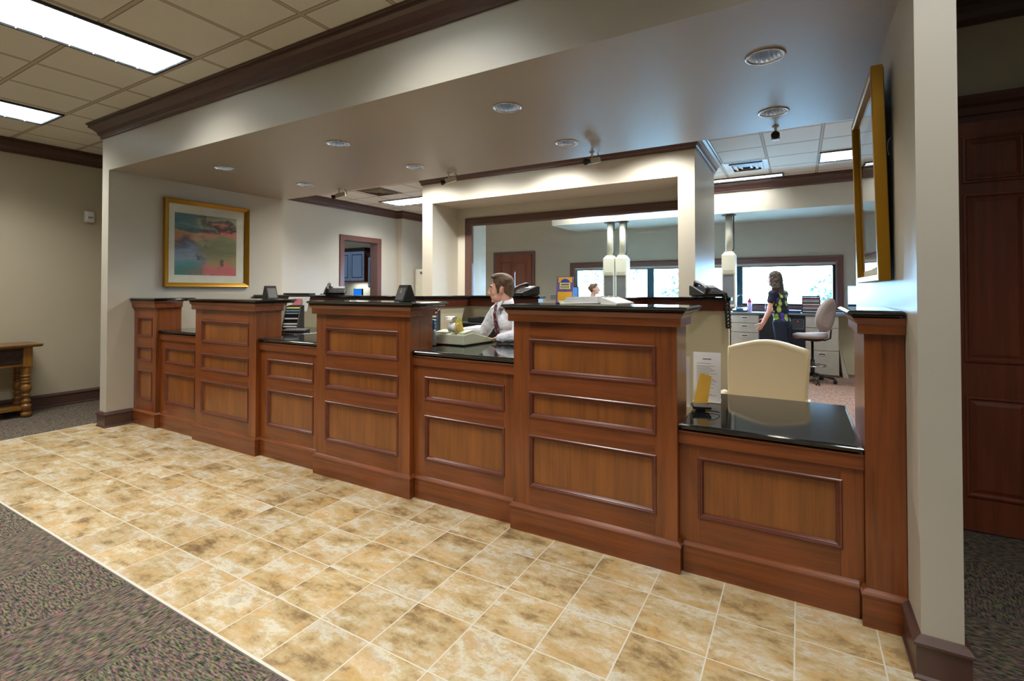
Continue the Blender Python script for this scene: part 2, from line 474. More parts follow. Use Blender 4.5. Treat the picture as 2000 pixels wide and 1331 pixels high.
m = MB().box(-6.66, 0.5, -1.212, -1.200, -0.002, 0.006).box(-6.662, -6.65, -1.212, 0.0, -0.002, 0.006); struct('trim_floor_edge', m, paint('pale_edge_strip', (206, 200, 188), 0.5))
# the left return wall; the face of the header and post is one plane at y = 0
m = MB().box(XL - 0.15, XL, 0.0, 2.06, 0, ZS); struct('wall_left_return', m, M['wall'])
m = MB().box(XR, XR + 0.125, 0.0, 2.35, 0, ZC); struct('wall_right_return', m, M['wall'])
# outer walls
m = MB().box(-8.3, -8.1, -8, 0.98, 0, ZC); struct('wall_left', m, M['wall_left'])
m = MB().box(-8.2, -8.0, 0.98, 4.60, 0, ZC).box(-8.2, -8.0, 5.53, 6.15, 0, ZC).box(-8.2, -8.0, 4.60, 5.53, 2.50, ZC)
m.box(-8.2, -7.84, 6.15, 8.0, 0, ZC)
struct('wall_staff_left', m, M['wall'])
m = MB().box(-8.1, XL - 0.15, 1.0, 1.1, 0, ZC); struct('wall_passage', m, M['wall_left'])
m = MB().box(-12, -8.2, 3.0, 3.1, 0, ZC).box(-12, -11.9, 3.1, 7.6, 0, ZC).box(-12, -8.2, 6.62, 6.7, 0, ZC); struct('wall_kitchen', m, M['wall'])
m = MB().box(-12, 8, -8.2, -8.0, 0, ZC); struct('wall_front', m, M['wall_left'])
m = MB().box(7.8, 8.0, -8, 1.6, 0, ZC); struct('wall_right', m, M['wall_left'])
m = MB().box(0.542, 0.83, 1.64, 1.78, 0, ZC).box(0.83, 1.86, 1.64, 1.78, 2.50, ZC).box(1.86, 8.0, 1.64, 1.78, 0, ZC); struct('wall_corridor', m, M['wall_left'])
m = MB().box(2.9, 3.1, 1.78, 8.2, 0, ZC); struct('wall_staff_right', m, M['wall'])
m = MB().box(0.542, 0.72, 1.78, 2.35, 0, ZC); struct('wall_right_return_back', m, M['wall'])
# back wall with the long drive-up window
WX0, WX1, WZ0, WZ1 = -4.33, 0.585, 1.16, 1.915
m = MB().box(-8.2, WX0, 7.98, 8.18, 0, ZC).box(WX1, 3.1, 7.98, 8.18, 0, ZC).box(WX0, WX1, 7.98, 8.18, 0, WZ0).box(WX0, WX1, 7.98, 8.18, WZ1, ZC)
struct('wall_back', m, M['wall'])
# dropped beam and low ceiling by the window
m = MB().box(-4.25, 3.0, 6.58, 7.98, 2.75, ZC); struct('ceiling_dropped_beam', m, M['wall'])
# crown mouldings
CP = [(0, 3.10), (0.018, 3.10), (0.018, 3.125), (0.03, 3.135), (0.045, 3.17), (0.075, 3.20), (0.10, 3.215), (0.10, 3.24), (0.115, 3.245), (0.115, ZC - 0.001), (0, ZC - 0.001)]
def crown(name, path, closed=False): return struct(name, MB().sweep(path, CP, 0, closed), M['trim'])
crown('trim_crown_header', [(XL - 0.15, 0.9), (XL - 0.15, 0.0), (XR + 0.125, 0.0), (XR + 0.125, 1.64)])
crown('trim_crown_lobby_left', [(-8.1, -8.0), (-8.1, 0.98)][::-1][::-1])
crown('trim_crown_staff_left', [(-8.0, 1.1), (-8.0, 6.15), (-7.84, 6.15), (-7.84, 7.98)])
crown('trim_crown_beam', [(-4.25, 6.58), (3.0, 6.58)])
crown('trim_crown_corridor', [(0.66, 1.64), (7.8, 1.64)])
# baseboards
BP = [(0, 0), (0.026, 0), (0.026, 0.012), (0.018, 0.022), (0.018, 0.128), (0.026, 0.132), (0.026, 0.142), (0.012, 0.160), (0, 0.166)]
def base(name, path, prof=BP, mat='trim'): return struct(name, MB().sweep(path, prof), M[mat])
base('baseboard_left', [(-8.1, -7.9), (-8.1, 0.98)])
base('baseboard_left_post', [(XL - 0.15, 0.9), (XL - 0.15, 0.0), (XL, 0.0), (XL, 0.232)])
base('baseboard_right_post', [(XR, 0.232), (XR, 0.0), (XR + 0.125, 0.0), (XR + 0.125, 1.63)])
base('baseboard_back', [(0.6, 7.98), (2.9, 7.98)])

# ------------------------------------------------------------------ teller box wall (lit frontage with the interior window)
BX0, BX1, BY0, BY1 = -5.07, -1.01, 3.59, 5.10
OX0, OX1, OZ = -4.87, -1.20, 2.80
m = MB().box(BX0, OX0, BY0, BY1, 0, ZC).box(OX1, BX1, BY0, BY1, 0, ZC).box(OX0, OX1, BY0, 4.30, OZ, ZC)
# window wall at the back of the recess
FX0, FX1, FZ0, FZ1 = -4.60, -1.28, 0.95, 2.52
m.box(OX0, FX0, 4.25, 4.33, 0, OZ).box(FX1, OX1, 4.25, 4.33, 0, OZ).box(FX0, FX1, 4.25, 4.33, FZ1, OZ).box(FX0, FX1, 4.25, 4.33, 0, FZ0)
struct('wall_teller_box', m, M['wall'])
crown('trim_crown_teller_box', [(BX0, BY1), (BX0, BY0), (BX1, BY0), (BX1, BY1)])
# interior window
t = thing('window_1', 'wide dark-framed interior window behind the teller', 'window', ((FX0 + FX1) / 2, 4.25, FZ0)); t['kind'] = 'structure'
fn = lambda a, b, d: (a, 4.25 - d, b)
mb = MB().ring(FX0 - 0.11, FX1 + 0.11, FZ0 - 0.11, FZ1 + 0.11, [(0, 0), (0, 0.022), (0.02, 0.028), (0.08, 0.02), (0.10, 0.02), (0.125, 0.006), (0.125, -0.04), (0.0, -0.04)], fn)
build('window_frame', mb, M['trim_dark'] if 'trim_dark' in M else M['trim'], t)
for x0, x1 in ((FX0, -3.80), (-3.795, -2.62), (-2.615, FX1)):
    build('window_pane', MB().box(x0, x1 , 4.283, 4.291, FZ0 + 0.02, FZ1 - 0.02), M['glass'], t)
# exterior drive-up window
t = thing('window_2', 'long drive-up window full of daylight', 'window', (-1.9, 7.98, WZ0)); t['kind'] = 'structure'
fn = lambda a, b, d: (a, 7.98 - d, b)
mb = MB().ring(WX0 - 0.13, WX1 + 0.11, WZ0 - 0.10, WZ1 + 0.16, [(0, 0), (0, 0.03), (0.03, 0.036), (0.05, 0.028), (0.09, 0.026), (0.118, 0.008), (0.118, -0.10), (0, -0.0)], fn)
build('window_frame', mb, M['trim_red'], t)
mb = MB().ring(WX0 - 0.01, WX1 + 0.0, WZ0, WZ1 + 0.03, [(0, 0.0), (0.0, -0.09), (0.05, -0.09), (0.05, 0.0)], fn)
build('window_sash', mb, M['teal_metal'], t)
for xm, w in ((-2.66, 0.07), (-0.965, 0.055)):
    build('mullion', MB().box(xm - w, xm + w, 7.99, 8.08, WZ0 + 0.0, WZ1), M['teal_metal'], t)
for x0, x1 in ((WX0 + 0.03, -2.73), (-2.59, -1.02), (-0.91, WX1 - 0.04)):
    build('window_pane', MB().box(x0, x1, 8.05, 8.057, WZ0 + 0.03, WZ1 - 0.02), M['glass'], t)
# dark back door seen through the interior window
def raised_door(name, x0, x1, y, z0, z1, rects, mats, loc):
    t = thing(name, 'door', 'door', loc); t['kind'] = 'structure'
    mb = MB().box(x0, x1, y, y + 0.045, z0, z1)
    build('door_leaf', mb, mats[0], t)
    fn = lambda a, b, d: (a, y - d, b)
    for a0, a1, b0, b1 in rects:
        mb = MB().ring(a0, a1, b0, b1, [(0, 0.0), (0.0, 0.010), (0.012, 0.012), (0.02, 0.004), (0.028, 0.003), (0.05, 0.011), (0.055, 0.011)], fn)
        L = [fn(a0 + 0.055, b0 + 0.055, 0.011), fn(a1 - 0.055, b0 + 0.055, 0.011), fn(a1 - 0.055, b1 - 0.055, 0.011), fn(a0 + 0.055, b1 - 0.055, 0.011)]
        mb.add(L, [(0, 1, 2, 3)])
        build('door_panel', mb, mats[0], t)
    return t
t = raised_door('door_2', -6.42, -5.44, 7.93, 0.01, 2.30, [(-6.3, -5.97, 1.15, 2.15), (-5.9, -5.56, 1.15, 2.15)], [M['door_wood']], (-5.93, 7.93, 0))
t['label'] = 'dark brown door in the far back wall'
build('casing', MB().ring(-6.5, -5.36, -0.2, 2.38, [(0, 0), (0, 0.03), (0.07, 0.03), (0.07, 0)], lambda a, b, d: (a, 7.98 - d, b)).box(-6.42, -5.44, 7.93, 7.98, 2.30, 2.31), M['trim_red'], t)
# corridor door on the right
t = raised_door('door_1', 0.84, 1.85, 1.60, 0.01, 2.49, [(0.90, 1.19, 2.12, 2.40), (1.28, 1.79, 2.12, 2.40), (0.90, 1.19, 1.03, 2.05), (1.28, 1.79, 1.03, 2.05), (0.90, 1.19, 0.215, 0.82), (1.28, 1.79, 0.215, 0.82)], [M['door_wood']], (1.35, 1.60, 0))
t['label'] = 'tall dark cherry panel door right of the post'
build('door_head', MB().sweep([(0.70, 1.64), (2.0, 1.64)], [(0, 2.49), (0.03, 2.49), (0.03, 2.53), (0.045, 2.535), (0.045, 2.58), (0.065, 2.60), (0.08, 2.63), (0.08, 2.65), (0, 2.65)]), M['door_wood_h'], t)
build('door_handle', MB().tube([(1.80, 1.60, 1.0), (1.80, 1.54, 1.0), (1.70, 1.535, 1.0)], 0.009), M['steel'], t)
base('baseboard_corridor', [(0.545, 1.64), (0.83, 1.64)])
# cased opening to the kitchen
t = thing('door_3', 'brown cased doorway to the kitchen', 'doorway', (-8.0, 5.06, 0)); t['kind'] = 'structure'
fn = lambda a, b, d: (-8.0 + d, a, b)
Y0, Y1, Z1 = 4.50, 5.64, 2.59
mb = MB()
for pr0, pr1 in (((Y0, Y0 + 0.11), (0, Z1)), ((Y1 - 0.11, Y1), (0, Z1))):
    mb.box(-8.0, -7.975, pr0[0], pr0[1], 0, Z1)
mb.box(-8.0, -7.972, Y0, Y1, Z1 - 0.11, Z1)
mb.box(-8.2, -7.98, Y0 + 0.09, Y0 + 0.11, 0, Z1 - 0.1).box(-8.2, -7.98, Y1 - 0.12, Y1 - 0.10, 0, Z1 - 0.1).box(-8.2, -7.98, Y0 + 0.1, Y1 - 0.1, Z1 - 0.11, Z1 - 0.09)
build('door_casing', mb, M['trim_red'], t, bevel=0.004)

# ------------------------------------------------------------------ counter units
SLABP = lambda z1, t: [(-0.006, z1 - t), (0.0, z1 - t + 0.006), (0.002, z1 - t + 0.012), (0.012, z1 - t + 0.017), (0.017, z1 - t + 0.024), (0.014, z1 - 0.006), (0.006, z1 - 0.001), (0.0, z1)]
def panel(parent, x0, x1, z0, z1, y):
    fn = lambda a, b, d: (a, y - d, b)
    p = build('panel', MB().box(x0 - 0.004, x1 + 0.004, y + 0.014, y + 0.022, z0 - 0.004, z1 + 0.004), M['panel_v'], parent)
    mb = MB().ring(x0 - 0.008, x1 + 0.008, z0 - 0.008, z1 + 0.008, [(0, 0), (0.0, 0.004), (0.004, 0.0075), (0.010, 0.0065), (0.013, 0.002), (0.018, 0.003), (0.022, -0.002), (0.027, -0.013), (0.027, -0.016), (0.0, -0.016)], fn)
    build('moulding', mb, M['mould'], p)
def face_frame(parent, x0, x1, z0, z1, y, y_back, rects, ends=True):
    # carcass with a face frame: stiles upright grain, rails level grain
    mb = MB()
    mb.box(x0, x1, y + 0.020, y_back, z0, z1, 0)
    ra = sorted(set((r[0], r[1]) for r in rects)); px0 = min(r[0] for r in rects); px1 = max(r[1] for r in rects)
    mb.box(x0, px0, y, y + 0.020, z0, z1, 0); mb.box(px1, x1, y, y + 0.020, z0, z1, 0)
    zs = sorted([(r[2], r[3]) for r in rects]); z = z0
    for a, b in zs: mb.box(px0, px1, y, y + 0.020, z, a, 1); z = b
    mb.box(px0, px1, y, y + 0.020, z, z1, 1)
    build('carcass', mb, [M['wood_v'], M['wood_h']], parent, bevel=0.0012)
    for r in rects: panel(parent, r[0], r[1], r[2], r[3], y)
BASEP = [(0, 0), (0.016, 0), (0.016, 0.135), (0.020, 0.137), (0.021, 0.146), (0.014, 0.155), (0.008, 0.162), (0, 0.166)]
def frieze_profile(z0, z1): return [(0, z0), (0.024, z0), (0.026, z0 + 0.004), (0.026, z1 - 0.028), (0.030, z1 - 0.022), (0.040, z1 - 0.008), (0.042, z1), (0, z1)]
def tall_unit(x0, x1, label, yb=0.50, left_wall=False, right_wall=False, panels=True, inset=0.115):
    t = thing('counter_pedestal', label, 'counter', ((x0 + x1) / 2, YB, 0), group='tall panelled counter pedestals')
    zt = 1.345
    if panels:
        a, b = x0 + inset, x1 - inset
        rects = [(a, b, 0.968, 1.162), (a, b, 0.702, 0.845), (a, b, 0.284, 0.584)]
        face_frame(t, x0, x1, 0.004, zt, YB, yb, rects)
    else:
        build('carcass', MB().box(x0, x1, YB, yb, 0.004, zt, 0), M['wood_v'], t, bevel=0.0015)
    path = [(x1, yb), (x1, YB), (x0, YB), (x0, yb)][::-1]
    if left_wall: path = [(x0, YB), (x1, YB), (x1, yb)]
    if right_wall: path = [(x0, yb), (x0, YB), (x1, YB)]
    build('frieze', MB().sweep(path, frieze_profile(1.275, zt)), M['wood_h'], t)
    pb = [(p[0], min(p[1], YR - 0.001)) for p in path]
    build('base_moulding', MB().sweep(pb, BASEP), M['wood_h'], t)
    return t
def low_unit(x0, x1, ztop, rects, label):
    t = thing('low_counter', label, 'counter', ((x0 + x1) / 2, YR, 0), group='low panelled counter fronts')
    face_frame(t, x0, x1, 0.004, ztop - 0.038, YR, YR + 0.25, rects)
    build('frieze', MB().sweep([(x0, YR), (x1, YR)], [(0, ztop - 0.105), (0.014, ztop - 0.105), (0.014, ztop - 0.05), (0.022, ztop - 0.042), (0.024, ztop - 0.038), (0, ztop - 0.038)]), M['wood_h'], t)
    build('base_moulding', MB().sweep([(x0 + 0.021, YR), (x1 - 0.021, YR)], BASEP), M['wood_h'], t)
    return t
P1 = (XL + 0.002, -5.875); P2 = (-5.11, -4.13); P3 = (-3.33, -2.348); P4 = (-1.505, -0.527); P5 = (0.272, XR - 0.002)
tall_unit(*P1, 'narrow tall cherry counter pedestal against the left wall', left_wall=True, inset=0.085)
tall_unit(*P2, 'tall cherry counter pedestal, second from the left wall')
tall_unit(*P3, 'tall cherry counter pedestal just left of the man at the adding machine')
tall_unit(*P4, 'largest looking tall cherry counter pedestal, under the open ring binder')
tall_unit(*P5, 'slim plain cherry counter pedestal against the right wall', right_wall=True, panels=False, yb=0.70)
g = 0.001
for (x0, x1, lab) in ((P1[1], P2[0], 'low cherry counter front with two panels nearest the left wall'), (P2[1], P3[0], 'low cherry counter front with two panels below the dark keyboard'), (P3[1], P4[0], 'low cherry counter front with two panels below the adding machine')):
    x0 += g; x1 -= g; a, b = x0 + 0.105, x1 - 0.10
    low_unit(x0, x1, 1.040, [(a, b, 0.703, 0.852), (a, b, 0.284, 0.584)], lab)
x0, x1 = P4[1] + g, P5[0] - g
low_unit(x0, x1, 0.770, [(-0.425, 0.182, 0.297, 0.597)], 'lowest cherry counter front with one wide panel below the sit-down desk top')

def countertop(x0, x1, y0, y1, z, t, label, grp):
    mb = MB().slab(x0, x1, y0, y1, SLABP(z, t))
    return solid('countertop', mb, M['granite'], label, 'countertop', ((x0 + x1) / 2, (y0 + y1) / 2, z - t), grp)
G1 = 'tall black granite ledges'
TZ = 1.378
for (x0, x1, lw, rw, y1, lab) in ((P1[0], P1[1], 1, 0, 0.60, 'black granite ledge on the narrow pedestal against the left wall'), (P2[0], P2[1], 0, 0, 0.60, 'black granite ledge holding the small dark display frame, second pedestal from the left'),
                              (P3[0], P3[1], 0, 0, 0.60, 'black granite ledge holding the dark triangular name stand'), (P4[0], P4[1], 0, 0, 0.62, 'black granite ledge holding the open ring binder and brochure'),
                              (P5[0], P5[1], 0, 1, 0.76, 'short black granite ledge against the right wall')):
    countertop(x0 - (0.004 if lw else 0.048) + (0.021 if lw else 0), x1 + (0 if rw else 0.048) - (0.018 if rw else 0), 0.215, y1, TZ, 0.033, lab, G1)
G2 = 'teller station worktops'
for (x0, x1, y1, lab) in ((P1[1], P2[0], 0.98, 'black granite teller worktop nearest the left wall'), (P2[1], P3[0], 1.30, 'black granite teller worktop holding the keyboard and file rack'), (P3[1], P4[0], 1.02, 'black granite teller worktop holding the adding machine')):
    # the worktop runs between the pedestals, its nose just proud of the low front
    countertop(x0 + 0.019, x1 - 0.019, 0.282, y1, 1.040, 0.034, lab, G2)
countertop(P4[1] + 0.019, P5[0] - 0.019, 0.282, 1.18, 0.770, 0.034, 'black granite sit-down desk top in front of the cream armchair', None)

def rear_desk(x0, x1, y0, y1, label):
    t = thing('teller_desk', label, 'desk', ((x0 + x1) / 2, (y0 + y1) / 2, 0), group='teller desks behind the tall pedestals')
    build('cabinet', MB().box(x0 + 0.01, x1 - 0.01, y0 + 0.01, y1 - 0.03, 0.004, 1.004), M['cream'], t)
    build('desk_top', MB().slab(x0, x1, y0, y1, [(0, 1.006), (0.0, 1.012), (0, 1.036), (-0.003, 1.040)]), M['granite'], t)
rear_desk(-5.03, -4.125, 0.645, 1.36, 'black topped teller desk behind the second pedestal')
rear_desk(-3.28, -2.42, 0.645, 1.10, 'black topped teller desk behind the third pedestal')
# inner partitions behind the stations
ZP = 1.40
def partition(path, label, thick=0.06, cap_end=0.012):
    c = path[len(path) // 2]
    t = thing('partition', label, 'partition', (c[0], c[1], 0), group='cream half-height partitions')
    h = thick / 2
    pr = [(-h, 0.004), (h, 0.004), (h, ZP - 0.11), (-h, ZP - 0.11)]
    build('partition_wall', MB().sweep(path, pr), M['cream'], t)
    pr = [(-h - 0.02, ZP - 0.125), (h + 0.02, ZP - 0.125), (h + 0.02, ZP - 0.035), (h + 0.03, ZP - 0.03), (-h - 0.03, ZP - 0.03), (-h - 0.02, ZP - 0.035)]
    build('partition_rail', MB().sweep(path, pr), M['mould'], t)
    def ext(a, b, e): d = (Vector(a) - Vector(b)).normalized(); return (a[0] + d.x * e, a[1] + d.y * e)
    p2 = list(path); p2[0] = ext(p2[0], p2[1], cap_end); p2[-1] = ext(p2[-1], p2[-2], 0.03)
    w = h + 0.05
    pr = [(-w + 0.008, ZP - 0.03), (w - 0.008, ZP - 0.03), (w, ZP - 0.022), (w, ZP - 0.008), (w - 0.008, ZP), (-w + 0.008, ZP), (-w, ZP - 0.008), (-w, ZP - 0.022)]
    build('partition_cap', MB().sweep(p2, pr), M['granite'], t)
    return t
partition([(XL + 0.02, 1.70), (-3.45, 1.70), (-3.38, 2.45), (-2.43, 2.45)], 'long cream half-height partition with black cap behind the left teller stations', cap_end=-0.001)
partition([(-1.33, 0.66), (-1.33, 2.45), (-0.53, 2.45)], 'cream half-height partition with black cap below the telephone with the hanging cord', cap_end=-0.002)
t = solid('work_counter', MB().slab(-3.31, -2.45, 1.98, 2.36, [(0, 1.08), (0.004, 1.085), (0.004, 1.105), (0, 1.11)]).box(-3.30, -2.5, 2.0, 2.38, 0.004, 1.08), [M['black_plastic']], 'black work counter along the cream partition behind the teller', 'counter', (-2.9, 2.15, 0))

# ------------------------------------------------------------------ ceiling lights
g_ = NG('translucent_white_louvre')
tl_ = g_.n('ShaderNodeBsdfTranslucent'); tl_.inputs[0].default_value = (0.85, 0.9, 0.92, 1); df_ = g_.n('ShaderNodeBsdfDiffuse'); df_.inputs[0].default_value = (0.75, 0.8, 0.82, 1)
mx_ = g_.n('ShaderNodeMixShader'); g_.link(tl_.outputs[0], mx_.inputs[1]); g_.link(df_.outputs[0], mx_.inputs[2]); g_.link(mx_.outputs[0], g_.out.inputs['Surface'])
M['louvre'] = g_.mat
def troffer(x0, x1, y0, y1, label, grp='fluorescent ceiling troffers', z=ZC, power=None):
    t = thing('ceiling_light', label, 'ceiling light', ((x0 + x1) / 2, (y0 + y1) / 2, z - 0.012), group=grp)
    fn = lambda a, b, d: (a, b, z - 0.001 - d)
    build('light_frame', MB().ring(x0, x1, y0, y1, [(0, 0), (0, 0.018), (0.012, 0.019), (0.018, 0.017), (0.018, 0)], fn), M['dark_plastic'], t)
    build('diffuser', MB().box(x0 + 0.018, x1 - 0.018, y0 + 0.018, y1 - 0.018, z - 0.006, z - 0.001), M['diffuser'], t)
    w_, h_ = x1 - x0, y1 - y0
    lv = MB(); nx, ny = max(1, round(w_ / 0.19)), max(1, round(h_ / 0.15))
    for i in range(1, nx): lv.box(x0 + w_ * i / nx - 0.0015, x0 + w_ * i / nx + 0.0015, y0 + 0.02, y1 - 0.02, z - 0.019, z - 0.010)
    for i in range(1, ny): lv.box(x0 + 0.02, x1 - 0.02, y0 + h_ * i / ny - 0.0015, y0 + h_ * i / ny + 0.0015, z - 0.019, z - 0.010)
    build('louvre', lv, M['louvre'], t)
    if power is None: power = 35 * w_ * h_ / 0.66
    l_ = light('tube_light', 'AREA', ((x0 + x1) / 2, (y0 + y1) / 2, z - 0.008), power, (1.0, 0.985, 0.95), w_ * 0.9, (0, 0, 0), size_y=h_ * 0.9)
    l_.data.spread = math.radians(130)
    return t
troffer(-4.58, -4.02, -1.50, -0.36, 'large bright fluorescent ceiling light nearest the camera at top left')
troffer(-7.04, -6.46, -1.55, -0.34, 'smaller looking fluorescent ceiling light at the left edge, nearer the far wall')
for x, p_ in ((-2.15, None), (0.3, 19)): troffer(x, x + 0.58, -1.55, -0.36, 'fluorescent ceiling light over the lobby, above the viewer', power=p_)
for x in (-6.8, -4.4, -1.95, 0.5, 3.0):
    troffer(x, x + 0.58, -4.6, -3.4, 'fluorescent ceiling light at the back of the lobby')
troffer(0.27, 0.86, 5.16, 5.76, 'square fluorescent ceiling light over the staff area by the gold frame', 'staff area ceiling lights')
troffer(-4.1, -0.17, 6.18, 6.44, 'long narrow fluorescent ceiling light along the far beam', 'staff area ceiling lights', power=62)
troffer(-0.98 + 0.13, -0.50 + 0.1, 5.82, 6.1, 'small fluorescent ceiling light beside the far ceiling vent', 'staff area ceiling lights') if False else None
troffer(-7.35, -6.1, 4.92, 5.52, 'fluorescent ceiling light over the staff area left of the teller box', 'staff area ceiling lights', power=60)
troffer(-7.3, -6.7, 1.7, 2.6, 'added fluorescent ceiling light, unseen behind the soffit, brightening the left staff wall', 'staff area ceiling lights', power=45)  # extra light added out of view to brighten the left staff wall
troffer(-4.2, -3.0, 2.5, 3.1, 'fluorescent ceiling light over the aisle behind the tellers', 'staff area ceiling lights')
troffer(1.4, 2.0, 3.0, 4.2, 'fluorescent ceiling light in the far right of the staff area', 'staff area ceiling lights')
troffer(-4.0, -1.4, 5.6, 6.1, 'fluorescent ceiling light behind the teller box window', 'staff area ceiling lights', power=26)

M['reflector'] = plain('ribbed_chrome_reflector', (186, 198, 214), 0.30, 0.9)
def downlight(x, y, label, z=ZS, power=26, grp='recessed soffit downlights', r=RC, deep=0.11, tint=(1.0, 0.90, 0.76), spot=96):
    t = thing('downlight', label, 'downlight', (x, y, z), group=grp)
    def circ(rr, zz, n=40, rib=0): return [(x + (rr - (rib if k % 2 else 0)) * math.cos(2 * PI * k / n), y + (rr - (rib if k % 2 else 0)) * math.sin(2 * PI * k / n), z + zz) for k in range(n)]
    mb = MB().loft([circ(r - 0.001, 0.0), circ(r + 0.014, -0.001), circ(r + 0.013, -0.005), circ(r + 0.004, -0.007), circ(r - 0.003, -0.003), circ(r - 0.003, 0.004)], False, 0, True)
    build('trim_ring', mb, M['chrome'], t)
    mb = MB().loft([circ(r - 0.003, 0.003), circ(r * 0.94, 0.03, n=40, rib=0.007), circ(r * 0.82, 0.07, rib=0.009), circ(r * 0.62, deep, rib=0.008)], False, 0, False)
    build('reflector', mb, M['reflector'], t)
    mb = MB().lathe([(0.001, deep - 0.012), (r * 0.4, deep - 0.010), (r * 0.6, deep + 0.002)], (x, y, z), 24)
    build('lamp', mb, M['lamp'], t)
    light('lamp_light', 'SPOT', (x, y, z - (0.004 if spot > 120 else -0.082)), power, tint, 0.05 if spot > 120 else 0.022, (0, 0, 0), spot, 0.7)
    return t
for x, y, lab in DL: downlight(x, y, lab)
# wall washers in the staff ceiling in front of the teller box
for x, y in WASH:
    downlight(x, y, 'downlight washing the teller box frontage', ZC, 170, 'frontage wall washers', spot=150, tint=(1.0, 0.97, 0.92))

# ------------------------------------------------------------------ framed prints
def abstract_art(name, warm):
    g = NG(name); c = g.coords()
    n1 = g.noise(c, 4.2, 7, 0.68, 0.5); n2 = g.noise(g.mapping(c, (1, 1, 2.6), loc=(3, 7, 1)), 3.0, 4, 0.6, 0.5); n3 = g.noise(g.mapping(c, loc=(9, 2, 4)), 5.0, 3)
    sp = g.n('ShaderNodeSeparateXYZ'); g.link(c, sp.inputs[0])
    if warm is None:
        col = g.ramp(n1.outputs[0], [(0.3, lin((60, 66, 52))), (0.5, lin((110, 104, 66))), (0.7, lin((160, 150, 110)))])
    else:
        Y = g.math('DIVIDE', g.math('SUBTRACT', sp.outputs[1], warm[0]), warm[1] - warm[0]); Z = g.math('DIVIDE', g.math('SUBTRACT', sp.outputs[2], warm[2]), warm[3] - warm[2])
        w = g.math('MULTIPLY_ADD', n1.outputs[0], 0.9, -0.45)
        Yw = g.math('ADD', Y, w); Zw = g.math('ADD', Z, g.math('MULTIPLY_ADD', n2.outputs[0], 0.62, -0.31))
        left = g.ramp(Zw, [(0.05, lin((52, 128, 108))), (0.20, lin((70, 146, 158))), (0.36, lin((128, 146, 176))), (0.50, lin((86, 96, 120))), (0.60, lin((186, 110, 44))), (0.70, lin((200, 142, 58))), (0.76, lin((40, 110, 112))), (0.98, lin((70, 138, 146)))])
        right = g.ramp(Zw, [(0.02, lin((200, 34, 28))), (0.15, lin((206, 60, 32))), (0.22, lin((160, 140, 50))), (0.40, lin((118, 116, 56))), (0.60, lin((140, 148, 84))), (0.72, lin((222, 96, 44))), (0.80, lin((60, 34, 36))), (0.88, lin((164, 172, 136))), (1.0, lin((150, 156, 130)))])
        col = g.mix(g.ramp(Yw, [(0.26, (0, 0, 0, 1)), (0.5, (1, 1, 1, 1))]), left, right)
        dark = g.ramp(n3.outputs[0], [(0.52, (0, 0, 0, 1)), (0.62, (1, 1, 1, 1))])
        mid = g.math('LESS_THAN', g.math('ABSOLUTE', g.math('SUBTRACT', Yw, 0.52)), 0.2)
        col = g.mix(g.math('MULTIPLY', g.math('MULTIPLY', dark, mid), 0.85), col, lin((54, 44, 48)))
        pale = g.ramp(n2.outputs[0], [(0.55, (0, 0, 0, 1)), (0.65, (1, 1, 1, 1))])
        col = g.mix(g.math('MULTIPLY', pale, 0.35), col, lin((150, 170, 160)))
    hs = g.n('ShaderNodeHueSaturation'); hs.inputs['Saturation'].default_value = 0.8; hs.inputs['Value'].default_value = 0.85; g.link(col, hs.inputs['Color']); col = hs.outputs[0]
    g.set(Base_Color=col, Roughness=0.6)
    return g.mat
FY0, FY1, FZa, FZb = 0.525, 1.545, 1.50, 2.54
cy, cz = (FY0 + FY1) / 2, FZa
t = thing('framed_print', 'gold-framed abstract print of teal, ochre and red, hanging on the left return wall', 'picture', (XL + 0.002, cy, FZa))
fn = lambda a, b, d: (XL + 0.002 + d, a, b)
mb = MB().ring(FY0, FY1, FZa, FZb, [(0, 0), (0, 0.045), (0.006, 0.05), (0.018, 0.044), (0.034, 0.034), (0.052, 0.022), (0.052, 0.0), (0, 0)], fn)
build('frame', mb, M['gold'], t)
build('mat_board', MB().box(XL + 0.003, XL + 0.012, FY0 + 0.04, FY1 - 0.04, FZa + 0.04, FZb - 0.04), M['mat_board'], t)
ay0, ay1, az0, az1 = 0.645, 1.385, 1.645, 2.385
M['art'] = abstract_art('abstract_print', (ay0 - cy, ay1 - cy, az0 - cz, az1 - cz))
build('print', MB().box(XL + 0.0121, XL + 0.0135, ay0, ay1, az0, az1), M['art'], t)
build('glazing', MB().box(XL + 0.018, XL + 0.020, FY0 + 0.045, FY1 - 0.045, FZa + 0.045, FZb - 0.045), M['picture_glass'], t)
# large gold frame on the right return wall, leaning off the wall at the top
t = thing('framed_print', 'deep gold-framed picture hung on the right return wall, seen edge on', 'picture', (0.36, 1.01, 1.51))
ga, gb = 0.50, 1.52
fn = lambda a, b, d: (0.402 - 0.022 * (b - 1.51) - d, a, b)
mb = MB().ring(ga, gb, 1.51, 2.545, [(0, 0), (0, 0.044), (0.004, 0.048), (0.030, 0.048), (0.036, 0.042), (0.036, 0.0), (0, 0)], fn)
build('frame', mb, M['gold'], t)
mb = MB().ring(ga + 0.035, gb - 0.035, 1.545, 2.51, [(0, 0.004), (0, 0.012), (0.13, 0.012), (0.13, 0.004)], fn)
build('mat_board', mb, M['mat_board'], t)
mb = MB().ring(ga + 0.165, gb - 0.165, 1.675, 2.38, [(0, 0.004), (0, 0.022), (0.025, 0.022), (0.03, 0.012)], fn)
build('fillet', mb, M['gold_dark'], t)
def pl(a0, a1, b0, b1, d0, d1): return MB().hexa([fn(a0, b0, d0), fn(a1, b0, d0), fn(a1, b0, d1), fn(a0, b0, d1)], [fn(a0, b1, d0), fn(a1, b1, d0), fn(a1, b1, d1), fn(a0, b1, d1)])
